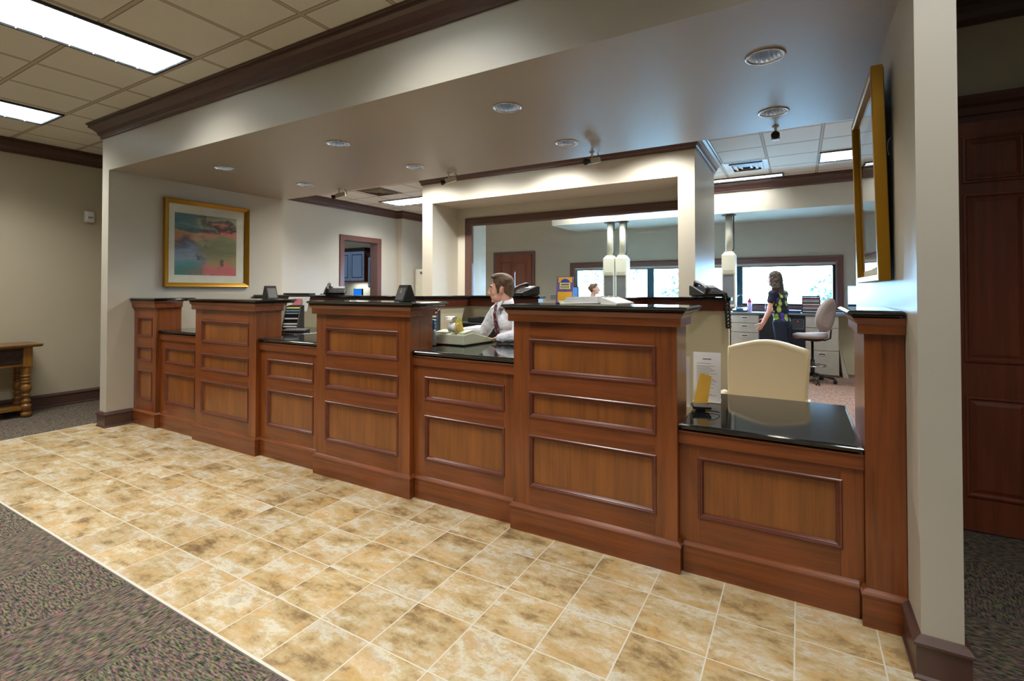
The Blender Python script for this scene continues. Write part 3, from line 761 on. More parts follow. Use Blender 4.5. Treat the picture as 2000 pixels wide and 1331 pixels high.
build('print', pl(ga + 0.17, gb - 0.17, 1.68, 2.375, 0.004, 0.008), abstract_art('muted_print', None), t)
build('glazing', pl(ga + 0.07, gb - 0.07, 1.58, 2.475, 0.024, 0.026), M['glass'], t)
build('backing', pl(ga + 0.01, gb - 0.01, 1.515, 2.535, -0.004, 0.002), M['black_plastic'], t)
build('hanging_hook', MB().tube([(0.416, ga + 0.03, 2.20), (0.400, ga + 0.03, 2.18), (0.396, ga + 0.03, 2.14), (0.404, ga + 0.03, 2.11)], 0.004, 8), M['steel'], t)

# ------------------------------------------------------------------ security cameras under the soffit edge
def sec_camera(x, y, z, aim, label):
    t = thing('security_camera', label, 'camera', (x, y, ZS), local=True, group='soffit security cameras')
    dz = z - ZS; d = Vector(aim).normalized(); c = Vector((0, 0, dz))
    build('mount', MB().lathe([(0.024, 0.0), (0.024, -0.006), (0.010, -0.010), (0.008, dz * 0.6)][::-1], (0, 0, 0), 16).tube([(0, 0, dz * 0.5), c - d * 0.01], 0.006, 8), M['white_plastic'], t, world=False)
    side = d.cross(Vector((0, 0, 1))).normalized(); up = side.cross(d)
    def P(a, b, e): return tuple(c + d * a + side * b + up * e)
    mb = MB().hexa([P(-0.08, -0.030, -0.026), P(0.045, -0.030, -0.026), P(0.045, 0.030, -0.026), P(-0.08, 0.030, -0.026)], [P(-0.08, -0.030, 0.026), P(0.045, -0.030, 0.026), P(0.045, 0.030, 0.026), P(-0.08, 0.030, 0.026)])
    h = build('camera_body', mb, M['cream_plastic'], t, world=False, bevel=0.004)
    mb = MB().tube([P(0.035, 0, 0), P(0.06, 0, 0), P(0.062, 0, 0), P(0.09, 0, 0), P(0.092, 0, 0)], [0.022, 0.022, 0.028, 0.030, 0.024], 20)
    build('lens', mb, M['black_plastic'], t, world=False)
    build('cable', MB().tube([P(-0.07, 0, 0), P(-0.10, 0, 0.0), P(-0.10, 0, 0.04), tuple(Vector((-d.x * 0.07, -d.y * 0.07, 0.0)))], 0.004, 6), M['dark_plastic'], t, world=False)
sec_camera(-0.125, 1.96, 2.665, (0.02, -1, -0.12), 'security camera pointing straight at the viewer, rightmost, near the gold frame')
sec_camera(-1.63, 1.93, 2.665, (-0.42, -0.9, -0.25), 'security camera in front of the lit frontage, above the ring binder')
sec_camera(-3.29, 1.93, 2.665, (-0.75, -0.66, -0.35), 'security camera at the left end of the lit frontage')
sec_camera(-5.03, 1.93, 2.665, (-0.8, -0.6, -0.3), 'security camera over the left telephone, leftmost on the soffit')

# small wall sensor in the lobby
t = thing('motion_sensor', 'small white motion sensor on the far left lobby wall', 'sensor', (-8.1, 0.45, 2.36))
build('housing', MB().loft([[(-8.099, 0.45 + a * 0.055, 2.43 + b * 0.075) for a, b in ((-1, -1), (1, -1), (1, 1), (-1, 1))], [(-8.06, 0.45 + a * 0.050, 2.43 + b * 0.07) for a, b in ((-1, -1), (1, -1), (1, 1), (-1, 1))], [(-8.045, 0.45 + a * 0.035, 2.435 + b * 0.05) for a, b in ((-1, -1), (1, -1), (1, 1), (-1, 1))]]), M['white_plastic'], t, bevel=0.006)
build('lens', MB().box(-8.047, -8.043, 0.425, 0.475, 2.405, 2.43), M['grey_plastic'], t)

# ------------------------------------------------------------------ carved side table
TX0, TX1, TY0, TY1, TH = -8.05, -7.62, -1.55, -0.13, 0.84
t = thing('side_table', 'carved oak side table with turned legs against the far left wall', 'side table', ((TX0 + TX1) / 2, (TY0 + TY1) / 2, 0))
build('table_top', MB().slab(TX0 + 0.02, TX1 - 0.02, TY0 + 0.02, TY1 - 0.02, [(0.0, TH - 0.035), (0.012, TH - 0.03), (0.018, TH - 0.018), (0.02, TH - 0.006), (0.016, TH)]), M['table_wood'], t)
legp = [(0.034, 0.0), (0.044, 0.008), (0.05, 0.03), (0.044, 0.05), (0.03, 0.06), (0.044, 0.066), (0.046, 0.12), (0.046, 0.135), (0.034, 0.14), (0.03, 0.155), (0.040, 0.17), (0.042, 0.185), (0.030, 0.20), (0.026, 0.215), (0.034, 0.235), (0.044, 0.25), (0.030, 0.262), (0.028, 0.275), (0.042, 0.29), (0.05, 0.32), (0.05, 0.345), (0.040, 0.37), (0.028, 0.38), (0.046, 0.39), (0.048, 0.405), (0.030, 0.415), (0.046, 0.43), (0.046, 0.44), (0.028, 0.455), (0.05, 0.468), (0.05, 0.475), (0.032, 0.485), (0.042, 0.50), (0.034, 0.53), (0.040, 0.545), (0.034, 0.56), (0.036, 0.58)]
lx = (TX0 + 0.07, TX1 - 0.09); ly = (TY0 + 0.12, TY1 - 0.12)
for x in lx:
    for y in ly:
        l = build('leg', MB().lathe(legp, (x, y, 0.004), 20).box(x - 0.04, x + 0.04, y - 0.04, y + 0.04, 0.58, TH - 0.036), M['table_wood_z'], t)
for x in lx:
    build('apron', MB().box(x - 0.012, x + 0.012, ly[0] + 0.04, ly[1] - 0.04, 0.60, TH - 0.036).box(x - 0.014, x + 0.02, ly[0] + 0.04, ly[1] - 0.04, 0.59, 0.605), M['table_wood'], t)
carv = MB().box(lx[1] + 0.010, lx[1] + 0.016, ly[0] + 0.045, ly[1] - 0.045, 0.615, 0.79)
for i in range(10):
    y = ly[1] - 0.09 - i * 0.11; x = lx[1] + 0.016
    for sg in (1, -1):
        pts = [(x, y + sg * 0.045 * math.cos(a) * (1 - a / 9), 0.70 + 0.05 * math.sin(a) * (1 - a / 9) * sg) for a in [k * 0.5 for k in range(13)]]
        carv.tube(pts, [0.006] * 12 + [0.009], 6)
carv.tube([(lx[1] + 0.014, ly[0] + 0.05, 0.775), (lx[1] + 0.014, ly[1] - 0.05, 0.775)], 0.004, 6).tube([(lx[1] + 0.014, ly[0] + 0.05, 0.625), (lx[1] + 0.014, ly[1] - 0.05, 0.625)], 0.004, 6)
build('carving', carv, plain('dark_carved_oak', (52, 38, 30), 0.3), t)
for y in ly: build('stretcher', MB().box(lx[0], lx[1], y - 0.03, y + 0.03, 0.07, 0.105), M['table_wood'], t)
build('shelf', MB().box(lx[0] - 0.01, lx[1] + 0.01, ly[0] + 0.03, ly[1] - 0.03, 0.085, 0.115), M['table_wood'], t)

# ------------------------------------------------------------------ telephones
def phone(x, y, z, rz, label, hang=False):
    t = thing('desk_phone', label, 'telephone', (x, y, z), rz, local=True, group='desk telephones')
    w = 0.12
    side = [(-0.11, 0.012), (0.10, 0.012), (0.125, 0.03), (0.11, 0.038), (-0.07, 0.105), (-0.11, 0.105)]
    B = MB().prism([(a, b) for a, b in side], -w, w, 'x')
    # prism on x axis: (h, a, b) -> x=h, y=a, z=b ; front of phone towards -y
    B.v = [(p[0], -p[1], p[2]) for p in B.v]
    build('base', B, M['black_plastic'], t, world=False, bevel=0.006)
    build('stand_foot', MB().box(-0.1, 0.1, 0.03, 0.10, 0.0, 0.014).box(-0.1, 0.1, -0.11, -0.08, 0.0, 0.014), M['black_plastic'], t, world=False)
    # sloping face items
    def F(u, v, h): # u across, v 0..1 from front to back along slope
        a = Vector((u, -0.11, 0.038)).lerp(Vector((u, 0.07, 0.105)), v); nrm = Vector((0, -0.067, 0.18)).normalized(); return tuple(a + nrm * h)
    def pad(u0, u1, v0, v1, h0, h1): return ([F(u0, v0, h0), F(u1, v0, h0), F(u1, v1, h0), F(u0, v1, h0)], [F(u0, v0, h1), F(u1, v0, h1), F(u1, v1, h1), F(u0, v1, h1)])
    s_ = MB().hexa(*pad(-0.03, 0.105, 0.62, 0.96, 0.0, 0.006)); build('display', s_, M['grey_plastic'], t, world=False)
    k_ = MB()
    for i in range(4):
        for j in range(4): k_.hexa(*pad(-0.025 + i * 0.021, -0.010 + i * 0.021, 0.06 + j * 0.13, 0.15 + j * 0.13, 0, 0.005))
    for j in range(6): k_.hexa(*pad(0.070, 0.105, 0.06 + j * 0.088, 0.12 + j * 0.088, 0, 0.004))
    build('keypad', k_, M['dark_plastic'], t, world=False)
    # handset in its cradle on the left
    hs = []
    for i in range(9):
        q = i / 8; p = Vector(F(-0.078, -0.05 + q * 1.1, 0.026 + 0.016 * math.sin(PI * q))); hs.append(p)
    H = MB().tube(hs, [0.020, 0.021, 0.016, 0.014, 0.014, 0.014, 0.016, 0.021, 0.020], 14)
    H.cap(F(-0.078, 0.02, 0.02), F(-0.078, 0.02, 0.002), 0.022, 0.022).cap(F(-0.078, 0.98, 0.02), F(-0.078, 0.98, 0.002), 0.022, 0.022)
    build('handset', H, M['black_plastic'], t, world=False)
    pts = []
    n = 120 if hang else 50
    for i in range(n):
        q = i / (n - 1)
        if hang:
            # loop drops over the ledge and comes back up
            if q < 0.5: base_ = Vector((0.085, -0.135 - 0.02 * math.sin(PI * q), 0.03 - 0.30 * (q * 2) ** 0.9))
            else: base_ = Vector((0.115, -0.135 - 0.02 * math.sin(PI * q), 0.03 - 0.30 * (2 - q * 2) ** 0.9))
            if q < 0.08: base_ = Vector((0.085, -0.10, 0.035)).lerp(base_, q / 0.08)
            if q > 0.92: base_ = Vector((0.115, -0.10, 0.035)).lerp(base_, (1 - q) / 0.08)
        else: base_ = Vector((-0.13 - 0.03 * math.sin(PI * q), -0.12 + 0.2 * q, 0.012))
        pts.append(base_ + Vector((0.005 * math.cos(q * n * 0.9), 0.003 * math.sin(q * n * 0.9), 0.003 * math.sin(q * n * 0.9))))
    build('cord', MB().tube(pts, 0.010 if hang else 0.004, 8), M['black_plastic'], t, world=False)
    return t
phone(-0.70, 2.41, ZP + 0.001, 0.75, 'black desk telephone with its cord hanging in a loop over the partition', True)
phone(-4.82, 1.70, ZP + 0.001, 0.75, 'black desk telephone on the long partition in front of the kitchen doorway')
phone(-2.60, 2.43, ZP + 0.001, -0.6, 'dark desk telephone on the partition behind the tellers head')

# ------------------------------------------------------------------ things on the tall ledges
LZ = TZ + 0.001
def wedge_sign(x, y, rz, label, w=0.13, mark=False):
    t = thing('display_stand', label, 'display stand', (x, y, LZ), rz, local=True, group='dark tent-shaped ledge displays')
    B = MB().prism([(-0.06, 0), (0.06, 0), (0.012, 0.125), (-0.012, 0.125)], -w / 2, w / 2, 'x')
    build('body', B, M['black_plastic'], t, world=False, bevel=0.003)
    n = Vector((0, -0.125, 0.048)).normalized()
    def F(u, v, h): a = Vector((u, -0.06, 0)).lerp(Vector((u, -0.012, 0.125)), v); return tuple(a + n * h)
    def pad(u0, u1, v0, v1, h0, h1): return ([F(u0, v0, h0), F(u1, v0, h0), F(u1, v1, h0), F(u0, v1, h0)], [F(u0, v0, h1), F(u1, v0, h1), F(u1, v1, h1), F(u0, v1, h1)])
    build('face_plate', MB().hexa(*pad(-w * 0.4, w * 0.4, 0.1, 0.82, -0.001, 0.002)), plain('grey_card', (110, 108, 104), 0.5) if not mark else plain('dark_grey_plate', (84, 82, 78), 0.5), t, world=False)
    if mark:
        mb = MB().hexa(*pad(-0.016, 0.004, 0.52, 0.58, 0.002, 0.003))
        mb.add([F(-0.014, 0.60, 0.003), F(0.002, 0.60, 0.003), F(-0.006, 0.80, 0.003)], [(0, 1, 2)])
        build('emblem', mb, M['grey_plastic'], t, world=False)
wedge_sign(-4.26, 0.47, 1.45, 'small dark tent display with a grey card on the second ledge', 0.10)
wedge_sign(-2.565, 0.44, -0.25, 'dark triangular name stand with a small pale emblem on the third ledge', 0.125, True)

# open ring binder
t = thing('ring_binder', 'thick white open ring binder of papers on the largest ledge', 'binder', (-1.02, 0.44, LZ), -0.12, local=True)
build('cover', MB().box(-0.20, 0.17, -0.125, 0.14, 0.0, 0.005).hexa([(-0.20, -0.125, 0.005), (-0.20, 0.14, 0.005), (-0.195, 0.14, 0.005), (-0.195, -0.125, 0.005)][::-1], [(-0.215, -0.125, 0.02), (-0.215, 0.14, 0.02), (-0.21, 0.14, 0.02), (-0.21, -0.125, 0.02)][::-1]), M['cream_plastic'], t, world=False)
pg = MB()
for k in range(9):
    z = 0.006 + k * 0.0045; q = k * 0.004
    pg.hexa([(-0.19 + q, -0.115 + 0.001 * (k % 3), z), (0.05, -0.115, z + 0.004), (0.05, 0.12, z + 0.004), (-0.19 + q, 0.12, z)], [(-0.19 + q, -0.115, z + 0.004), (0.05, -0.115, z + 0.009), (0.05, 0.12, z + 0.009), (-0.19 + q, 0.12, z + 0.004)])
build('pages', pg, M['paper'], t, world=False)
pg = MB().loft([[(0.07, y, 0.045), (0.10, y, 0.036), (0.14, y, 0.022), (0.172, y, 0.012), (0.172, y, 0.006), (0.07, y, 0.006)] for y in (-0.115, 0.12)], True)
build('turned_pages', pg, M['paper'], t, world=False)
rg = MB()
for y in (-0.07, 0.0, 0.07):
    rg.tube([(0.06 + 0.026 * math.cos(a), y, 0.028 + 0.024 * math.sin(a)) for a in [k * PI / 8 for k in range(17)]], 0.0022, 6)
rg.box(0.05, 0.07, -0.12, 0.125, 0.005, 0.009)
build('rings', rg, M['chrome'], t, world=False)
mb = MB()
for i in range(2): mb.box(-0.17, -0.02, -0.08 + i * 0.07, -0.075 + i * 0.07, 0.0465, 0.047)
# brochure on stand with a house shaped label
t = thing('brochure', 'upright purple and yellow brochure with a blue arched badge on the largest ledge', 'brochure', (-1.275, 0.50, LZ), 0.12, local=True)
tilt = 0.12
def BR(u, v, h): return (u, v * tilt - h, 0.003 + v)
def brp(u0, u1, v0, v1, h0=0.0, h1=0.001): return ([BR(u0, v0, h0), BR(u1, v0, h0), BR(u1, v0, h1), BR(u0, v0, h1)], [BR(u0, v1, h0), BR(u1, v1, h0), BR(u1, v1, h1), BR(u0, v1, h1)])
W_ = 0.056
build('cover', MB().hexa(*brp(-W_, W_, 0.0, 0.170, -0.004, 0.0)), plain('purple_print', (104, 82, 138), 0.4), t, world=False)
build('yellow_field', MB().hexa(*brp(-0.044, 0.048, 0.132, 0.166, 0.0, 0.0006)).hexa(*brp(-0.046, 0.050, 0.012, 0.072, 0.0, 0.0006)), plain('golden_yellow_print', (226, 168, 44), 0.4), t, world=False)
build('label_field', MB().hexa(*brp(-0.034, 0.036, 0.090, 0.130, 0.0006, 0.0012)), plain('pale_yellow_print', (226, 214, 120), 0.4), t, world=False)
dome = MB(); pts = [BR(0.002 + 0.030 * math.cos(a), 0.132 + 0.024 * math.sin(a), 0.0018) for a in [k * PI / 12 for k in range(13)]]
dome.add(pts, [list(range(13))]); build('badge', dome, plain('blue_print', (52, 62, 170), 0.4), t, world=False)
ln = MB().hexa(*brp(-0.026, 0.028, 0.116, 0.123, 0.0012, 0.0018))
for i in range(7): ln.hexa(*brp(-0.028 + i * 0.0085, -0.024 + i * 0.0085, 0.094, 0.112, 0.0012, 0.0018))
ln.hexa(*brp(-0.004, 0.008, 0.079, 0.085, 0.0006, 0.0012))
build('lettering', ln, plain('navy_print', (50, 54, 110), 0.4), t, world=False)
build('easel_foot', MB().hexa([(-0.03, 0.0, 0.0), (0.03, 0.0, 0.0), (0.03, 0.05, 0.0), (-0.03, 0.05, 0.0)], [(-0.03, 0.001, 0.002), (0.03, 0.001, 0.002), (0.02, 0.02, 0.12), (-0.02, 0.02, 0.12)]), M['white_plastic'], t, world=False)
solid('folder', MB().box(-0.25, 0.25, -0.05, 0.05, 0.0, 0.004).box(-0.25, 0.25, -0.045, 0.045, 0.004, 0.012).box(-0.25, 0.25, -0.05, 0.05, 0.012, 0.022), [M['black_plastic']], 'flat black folder lying on the long partition left of the telephone', 'folder', (-5.49, 1.70, ZP + 0.001), local=True)

# ------------------------------------------------------------------ adding machine
WZ = 1.041
t = thing('adding_machine', 'pale green adding machine with a paper roll on the worktop beside the teller', 'adding machine', (-2.31, 0.645, WZ), -0.05, local=True)
# local frame: +x right along its back panel (as the viewer sees it), +y away from the viewer
M['machine'] = plain('pale_green_plastic', (196, 202, 176), 0.5)
W2, D2 = 0.15, 0.42
def mprof(z0, zb, zf): return None
B = MB()
side = [(0.0, 0.006), (D2, 0.006), (D2, 0.022), (0.24, 0.064), (0.11, 0.098), (0.0, 0.082)]
B.prism(side, -W2, W2, 'x')
build('body', B, M['machine'], t, world=False, bevel=0.006)
for pr_, a_, b_2 in (([(0.005, 0.078), (0.11, 0.095), (0.11, 0.110), (0.012, 0.098)], -W2 + 0.004, -0.03), ([(0.005, 0.078), (0.11, 0.095), (0.24, 0.063), (0.24, 0.070), (0.11, 0.114), (0.012, 0.102)], 0.095, W2 - 0.004)):
    build('deck_rim', MB().prism(pr_, a_, b_2, 'x'), M['machine'], t, world=False, bevel=0.003)
build('rating_label', MB().box(-0.14, -0.095, -0.0015, 0.0, 0.04, 0.068), M['grey_plastic'], t, world=False)
build('base_pad', MB().box(-W2 + 0.01, W2 - 0.01, 0.01, D2 - 0.01, 0.0, 0.007), M['black_plastic'], t, world=False)
ky = MB()
for i in range(6):
    for j in range(4):
        y = 0.275 + j * 0.03; z = 0.022 + (D2 - y) / (D2 - 0.24) * 0.042
        ky.box(-0.09 + i * 0.03, -0.068 + i * 0.03, y, y + 0.018, z - 0.004, z + 0.008)
build('keys', ky, M['grey_plastic'], t, world=False)
RX = Matrix.Rotation(PI / 2, 4, 'Y')
r = build('paper_roll', MB().lathe([(0.036, -0.040), (0.037, 0.040)], (0.035, 0.03, 0.135), 28, mat=RX), M['paper'], t, world=False)
build('roll_end', MB().lathe([(0.008, 0.040), (0.036, 0.041), (0.035, 0.044), (0.030, 0.045), (0.001, 0.046)], (0.035, 0.03, 0.135), 28, mat=RX), plain('kraft_roll_end', (196, 160, 90), 0.8), t, world=False)
# tape looping up and over behind the roll
pts = []
tp = [(0.085, 0.10), (0.095, 0.14), (0.09, 0.18), (0.065, 0.212), (0.03, 0.222), (0.0, 0.214), (-0.02, 0.195)]
L = [[(-0.035, y, z), (0.045, y, z), (0.045, y, z + 0.001), (-0.035, y, z + 0.001)] for y, z in tp]
build('paper_tape', MB().loft(L, True, 0, False), M['paper'], t, world=False)
build('roll_arm', MB().prism([(0.0, 0.095), (0.06, 0.095), (0.10, 0.105), (0.075, 0.175), (0.055, 0.212), (0.03, 0.21), (0.0, 0.17), (-0.015, 0.13)], 0.068, 0.073, 'x'), plain('yellow_green_arm', (206, 196, 60), 0.4), t, world=False)

# ------------------------------------------------------------------ teller stations: racks, files, keyboard, monitors
def file_rack(name, x, y, z, rz, n, label, tops, w=0.16, cat='file rack', step=0.028, lean=0.012):
    t = thing(name, label, cat, (x, y, z), rz, local=True, group='tiered black file racks')
    build('rack_frame', MB().box(-w / 2 - 0.006, w / 2 + 0.006, 0.0, 0.20, 0.0, 0.012).box(-w / 2 - 0.006, w / 2 + 0.006, 0.191, 0.197, 0.0, n * step + 0.03).hexa([(-w / 2 - 0.008, 0.0, 0.012), (-w / 2, 0.0, 0.012), (-w / 2, 0.19, 0.012), (-w / 2 - 0.008, 0.19, 0.012)], [(-w / 2 - 0.008, n * lean, n * step + 0.02), (-w / 2, n * lean, n * step + 0.02), (-w / 2, 0.19, n * step + 0.03), (-w / 2 - 0.008, 0.19, n * step + 0.03)]).hexa([(w / 2, 0.0, 0.012), (w / 2 + 0.008, 0.0, 0.012), (w / 2 + 0.008, 0.19, 0.012), (w / 2, 0.19, 0.012)], [(w / 2, n * lean, n * step + 0.02), (w / 2 + 0.008, n * lean, n * step + 0.02), (w / 2 + 0.008, 0.19, n * step + 0.03), (w / 2, 0.19, n * step + 0.03)]), M['black_plastic'], t, world=False)
    for k in range(n):
        zz = 0.014 + k * step; yy = 0.006 + k * lean
        s = build('shelf', MB().box(-w / 2, w / 2, yy, 0.19, zz, zz + 0.005), M['black_plastic'], t, world=False)
        build('label_strip', MB().box(-w / 2 + 0.004, w / 2 - 0.004, yy - 0.002, yy + 0.10, zz + 0.006, zz + 0.006 + step * 0.5), tops[k % len(tops)], s, world=False)
    return t
pw, pb, py_, pp = M['paper'], plain('pale_blue_card', (150, 176, 204), 0.6), plain('pale_yellow_card', (222, 214, 120), 0.6), plain('dusty_pink_card', (206, 120, 132), 0.6)
por = plain('orange_red_card', (214, 96, 60), 0.6)
file_rack('file_rack', -4.75, 1.03, WZ, 0.55, 8, 'tall tiered black file rack with pale label strips between the second and third pedestals', [pw, pw, M['black_plastic'], pw, M['black_plastic'], pb, pb, py_], 0.15)
file_rack('file_rack', -2.70, 0.86, WZ, 0.45, 8, 'tiered file rack of white strips topped with orange, just right of the third pedestal', [pw, pw, pw, pw, pw, pw, pw, por], 0.13)
t = thing('document_holder', 'white clip board with a pink note leaning above the tall file rack', 'document holder', (-4.93, 1.24, WZ), 0.55, local=True)
build('board', MB().hexa([(-0.12, 0.0, 0.18), (0.12, 0.0, 0.18), (0.12, 0.005, 0.18), (-0.12, 0.005, 0.18)], [(-0.10, 0.05, 0.345), (0.14, 0.05, 0.345), (0.14, 0.055, 0.345), (-0.10, 0.055, 0.345)]), M['white_plastic'], t, world=False)
build('pink_note', MB().hexa([(-0.05, -0.003, 0.235), (0.05, -0.003, 0.235), (0.05, 0.0, 0.235), (-0.05, 0.0, 0.235)], [(-0.04, 0.026, 0.325), (0.06, 0.026, 0.325), (0.06, 0.03, 0.325), (-0.04, 0.03, 0.325)]), pp, t, world=False)
build('stand', MB().box(-0.03, 0.03, 0.0, 0.08, 0.0, 0.01).tube([(-0.02, 0.03, 0.0), (-0.05, 0.01, 0.20)], 0.003, 6).tube([(0.02, 0.03, 0.0), (0.06, 0.01, 0.20)], 0.003, 6), M['chrome'], t, world=False)
def monitor(x, y, z, rz, w, h, label, screen, grp='flat monitors', bez='black_plastic'):
    t = thing('computer_monitor', label, 'monitor', (x, y, z), rz, local=True, group=grp)
    build('stand_base', MB().lathe([(0.10, 0.0), (0.10, 0.008), (0.03, 0.018), (0.02, 0.02)], (0, 0.02, 0), 24), M[bez], t, world=False)
    build('neck', MB().box(-0.02, 0.02, 0.02, 0.04, 0.015, 0.14), M[bez], t, world=False)
    build('housing', MB().box(-w / 2, w / 2, -0.02, 0.015, 0.09, 0.09 + h).box(-w * 0.3, w * 0.3, 0.015, 0.035, 0.12, 0.05 + h), M[bez], t, world=False, bevel=0.004)
    build('screen', MB().box(-w / 2 + 0.015, w / 2 - 0.015, -0.0215, -0.0195, 0.105, 0.075 + h), screen, t, world=False)
    return t
monitor(-4.86, 0.82, WZ, 2.6, 0.26, 0.24, 'black monitor seen from behind at the left of the file rack station', M['screen'])
def keyboard(x, y, z, rz, label, w=0.30):
    t = thing('keyboard', label, 'keyboard', (x, y, z), rz, local=True, group='computer keyboards')
    build('case', MB().hexa([(-w / 2, -0.07, 0), (w / 2, -0.07, 0), (w / 2, 0.07, 0), (-w / 2, 0.07, 0)], [(-w / 2, -0.07, 0.012), (w / 2, -0.07, 0.012), (w / 2, 0.07, 0.026), (-w / 2, 0.07, 0.026)]), M['black_plastic'], t, world=False, bevel=0.003)
    k = MB()
    n = int(w / 0.026)
    for i in range(n):
        for j in range(5):
            y0 = -0.058 + j * 0.024; z = 0.0135 + (y0 + 0.07) * 0.1; x0 = -w / 2 + 0.012 + i * 0.0255
            k.box(x0, x0 + 0.019, y0, y0 + 0.018, z, z + 0.005)
    build('keys', k, plain('grey_keys', (120, 124, 128), 0.5), t, world=False)
keyboard(-4.42, 0.86, WZ, 0.5, 'black keyboard on the file rack station worktop', 0.24)
keyboard(-0.35, 0.60, 0.771, 0.2, 'x', 0.30) if False else None
# paper sheets and small items
def sheets(x, y, z, rz, n, label, w=0.21, l=0.28, m=None, th=0.006):
    t = thing('paper_stack', label, 'papers', (x, y, z), rz, local=True)
    for k in range(n):
        a = 0.12 * ((k * 37) % 5 - 2) * 0.4
        B = MB(); c_, s_ = math.cos(a), math.sin(a)
        pts = [(-w / 2, -l / 2), (w / 2, -l / 2), (w / 2, l / 2), (-w / 2, l / 2)]
        pts = [(p * c_ - q * s_, p * s_ + q * c_) for p, q in pts]
        B.prism(pts, k * th, k * th + th * 0.9, 'z'); build('sheaf', B, (m or [M['paper']])[k % len(m or [1])], t, world=False)
sheets(-5.62, 0.80, WZ, 0.3, 4, 'loose stack of papers and a black pad on the leftmost teller worktop', m=[M['paper'], M['black_plastic'], M['paper'], M['paper']])
sheets(-5.36, 0.62, WZ, 0.8, 2, 'two white forms near the edge of the leftmost teller worktop', 0.16, 0.2, th=0.003)
t = thing('receipt_printer', 'pale green adding machine half hidden behind the third pedestal', 'receipt printer', (-3.78, 1.0, WZ), 0.4, local=True)
build('body', MB().box(-0.08, 0.08, -0.12, 0.12, 0.0, 0.17), M['machine'], t, world=False, bevel=0.01)
L = [[(x - 0.04, y, z), (x + 0.01, y, z), (x + 0.01, y + 0.002, z), (x - 0.04, y + 0.002, z)] for x, y, z in ((-0.06, -0.05, 0.17), (-0.07, -0.05, 0.23), (-0.075, -0.055, 0.28), (-0.06, -0.06, 0.31))]
build('paper_tape', MB().loft(L), M['paper'], t, world=False)
build('paper_slot', MB().box(-0.06, 0.06, -0.09, -0.05, 0.165, 0.175), M['dark_plastic'], t, world=False)
t = thing('sanitizer_bottle', 'slim blue and white bottle standing against the right side of the third pedestal', 'bottle', (-2.42, 0.60, WZ))
build('bottle_body', MB().lathe([(0.018, 0.0), (0.02, 0.004), (0.02, 0.10), (0.012, 0.12)], (-2.42, 0.60, WZ), 18), plain('clear_label', (170, 205, 215), 0.25), t)
build('bottle_cap', MB().lathe([(0.012, 0.12), (0.013, 0.122), (0.012, 0.19), (0.006, 0.195)], (-2.42, 0.60, WZ), 16), plain('bright_blue_cap', (20, 130, 190), 0.3), t)
solid('office_tray', MB().box(-0.16, 0.16, -0.11, 0.11, 0, 0.006).box(-0.16, 0.16, -0.11, -0.105, 0, 0.05).box(-0.16, 0.16, 0.105, 0.11, 0, 0.05).box(-0.16, -0.155, -0.11, 0.11, 0, 0.05), [M['dark_plastic']], 'dark open letter tray on the black work counter behind the teller', 'letter tray', (-2.95, 2.15, 1.111), local=True)

# ------------------------------------------------------------------ sit-down desk: sign holders, card reader, armchair
DZ = 0.771
def sign_holder(x, y, z, rz, w, h, label, lean=0.10):
    t = thing('sign_holder', label, 'sign holder', (x, y, z), rz, local=True, group='slanted clear sign holders')
    def F(u, v, d): return (u, v * lean / h * h - d, 0.003 + v)
    def pad(u0, u1, v0, v1, d0, d1): return ([F(u0, v0, d0), F(u1, v0, d0), F(u1, v0, d1), F(u0, v0, d1)], [F(u0, v1, d0), F(u1, v1, d0), F(u1, v1, d1), F(u0, v1, d1)])
    build('sheet', MB().hexa(*pad(-w / 2, w / 2, 0.0, h, 0, 0.0015)), M['paper'], t, world=False)
    build('acrylic_foot', MB().box(-w / 2, w / 2, -0.03, 0.09, 0.0, 0.003), M['cream_plastic'], t, world=False)
    ln = MB(); rnd = random.Random(int(w * 1000) + int(x * 100))
    ln.hexa(*pad(-0.025, 0.025, h - 0.045, h - 0.038, 0.0015, 0.0018))
    v = h - 0.062
    while v > 0.03:
        if rnd.random() > 0.14: ln.hexa(*pad(-w / 2 + 0.02, w / 2 - 0.02 - rnd.random() * 0.05, v, v + 0.0022, 0.0015, 0.0018))
        v -= 0.0078
    build('printed_lines', ln, plain('print_grey', (120, 122, 128), 0.7), t, world=False)
    return t
sign_holder(-0.475, 0.87, DZ, 0.10, 0.16, 0.30, 'slanted notice in a clear holder, the fuller one standing beside the armchair')
sign_holder(-0.64, 0.66, DZ, 0.20, 0.20, 0.29, 'notice in a clear holder half hidden behind the largest pedestal')
t = thing('leaflet', 'yellow leaflet leaning against the slanted notice', 'leaflet', (-0.485, 0.745, DZ), 0.12, local=True)
build('leaflet_sheet', MB().hexa([(-0.05, 0.0, 0.0), (0.03, 0.0, 0.0), (0.03, 0.003, 0.0), (-0.05, 0.003, 0.0)], [(-0.01, 0.045, 0.19), (0.055, 0.045, 0.172), (0.055, 0.048, 0.172), (-0.01, 0.048, 0.19)]), plain('yellow_leaflet', (226, 176, 60), 0.6), t, world=False)
t = thing('card_reader', 'small black device with a looping cable on the sit-down desk top', 'card reader', (-0.465, 0.60, DZ), 0.3, local=True)
build('body', MB().box(-0.05, 0.05, -0.04, 0.06, 0.018, 0.034).box(-0.03, 0.02, -0.03, 0.03, 0.0, 0.018), M['black_plastic'], t, world=False, bevel=0.004)
build('cable', MB().tube([(0.0 + 0.07 * math.sin(a * 1.0) + 0.02, -0.05 - 0.06 * math.cos(a) * 0.6 + 0.0, 0.006 + 0.02 * max(0, math.cos(a))) for a in [k * 0.3 for k in range(16)]], 0.002, 6), M['black_plastic'], t, world=False)

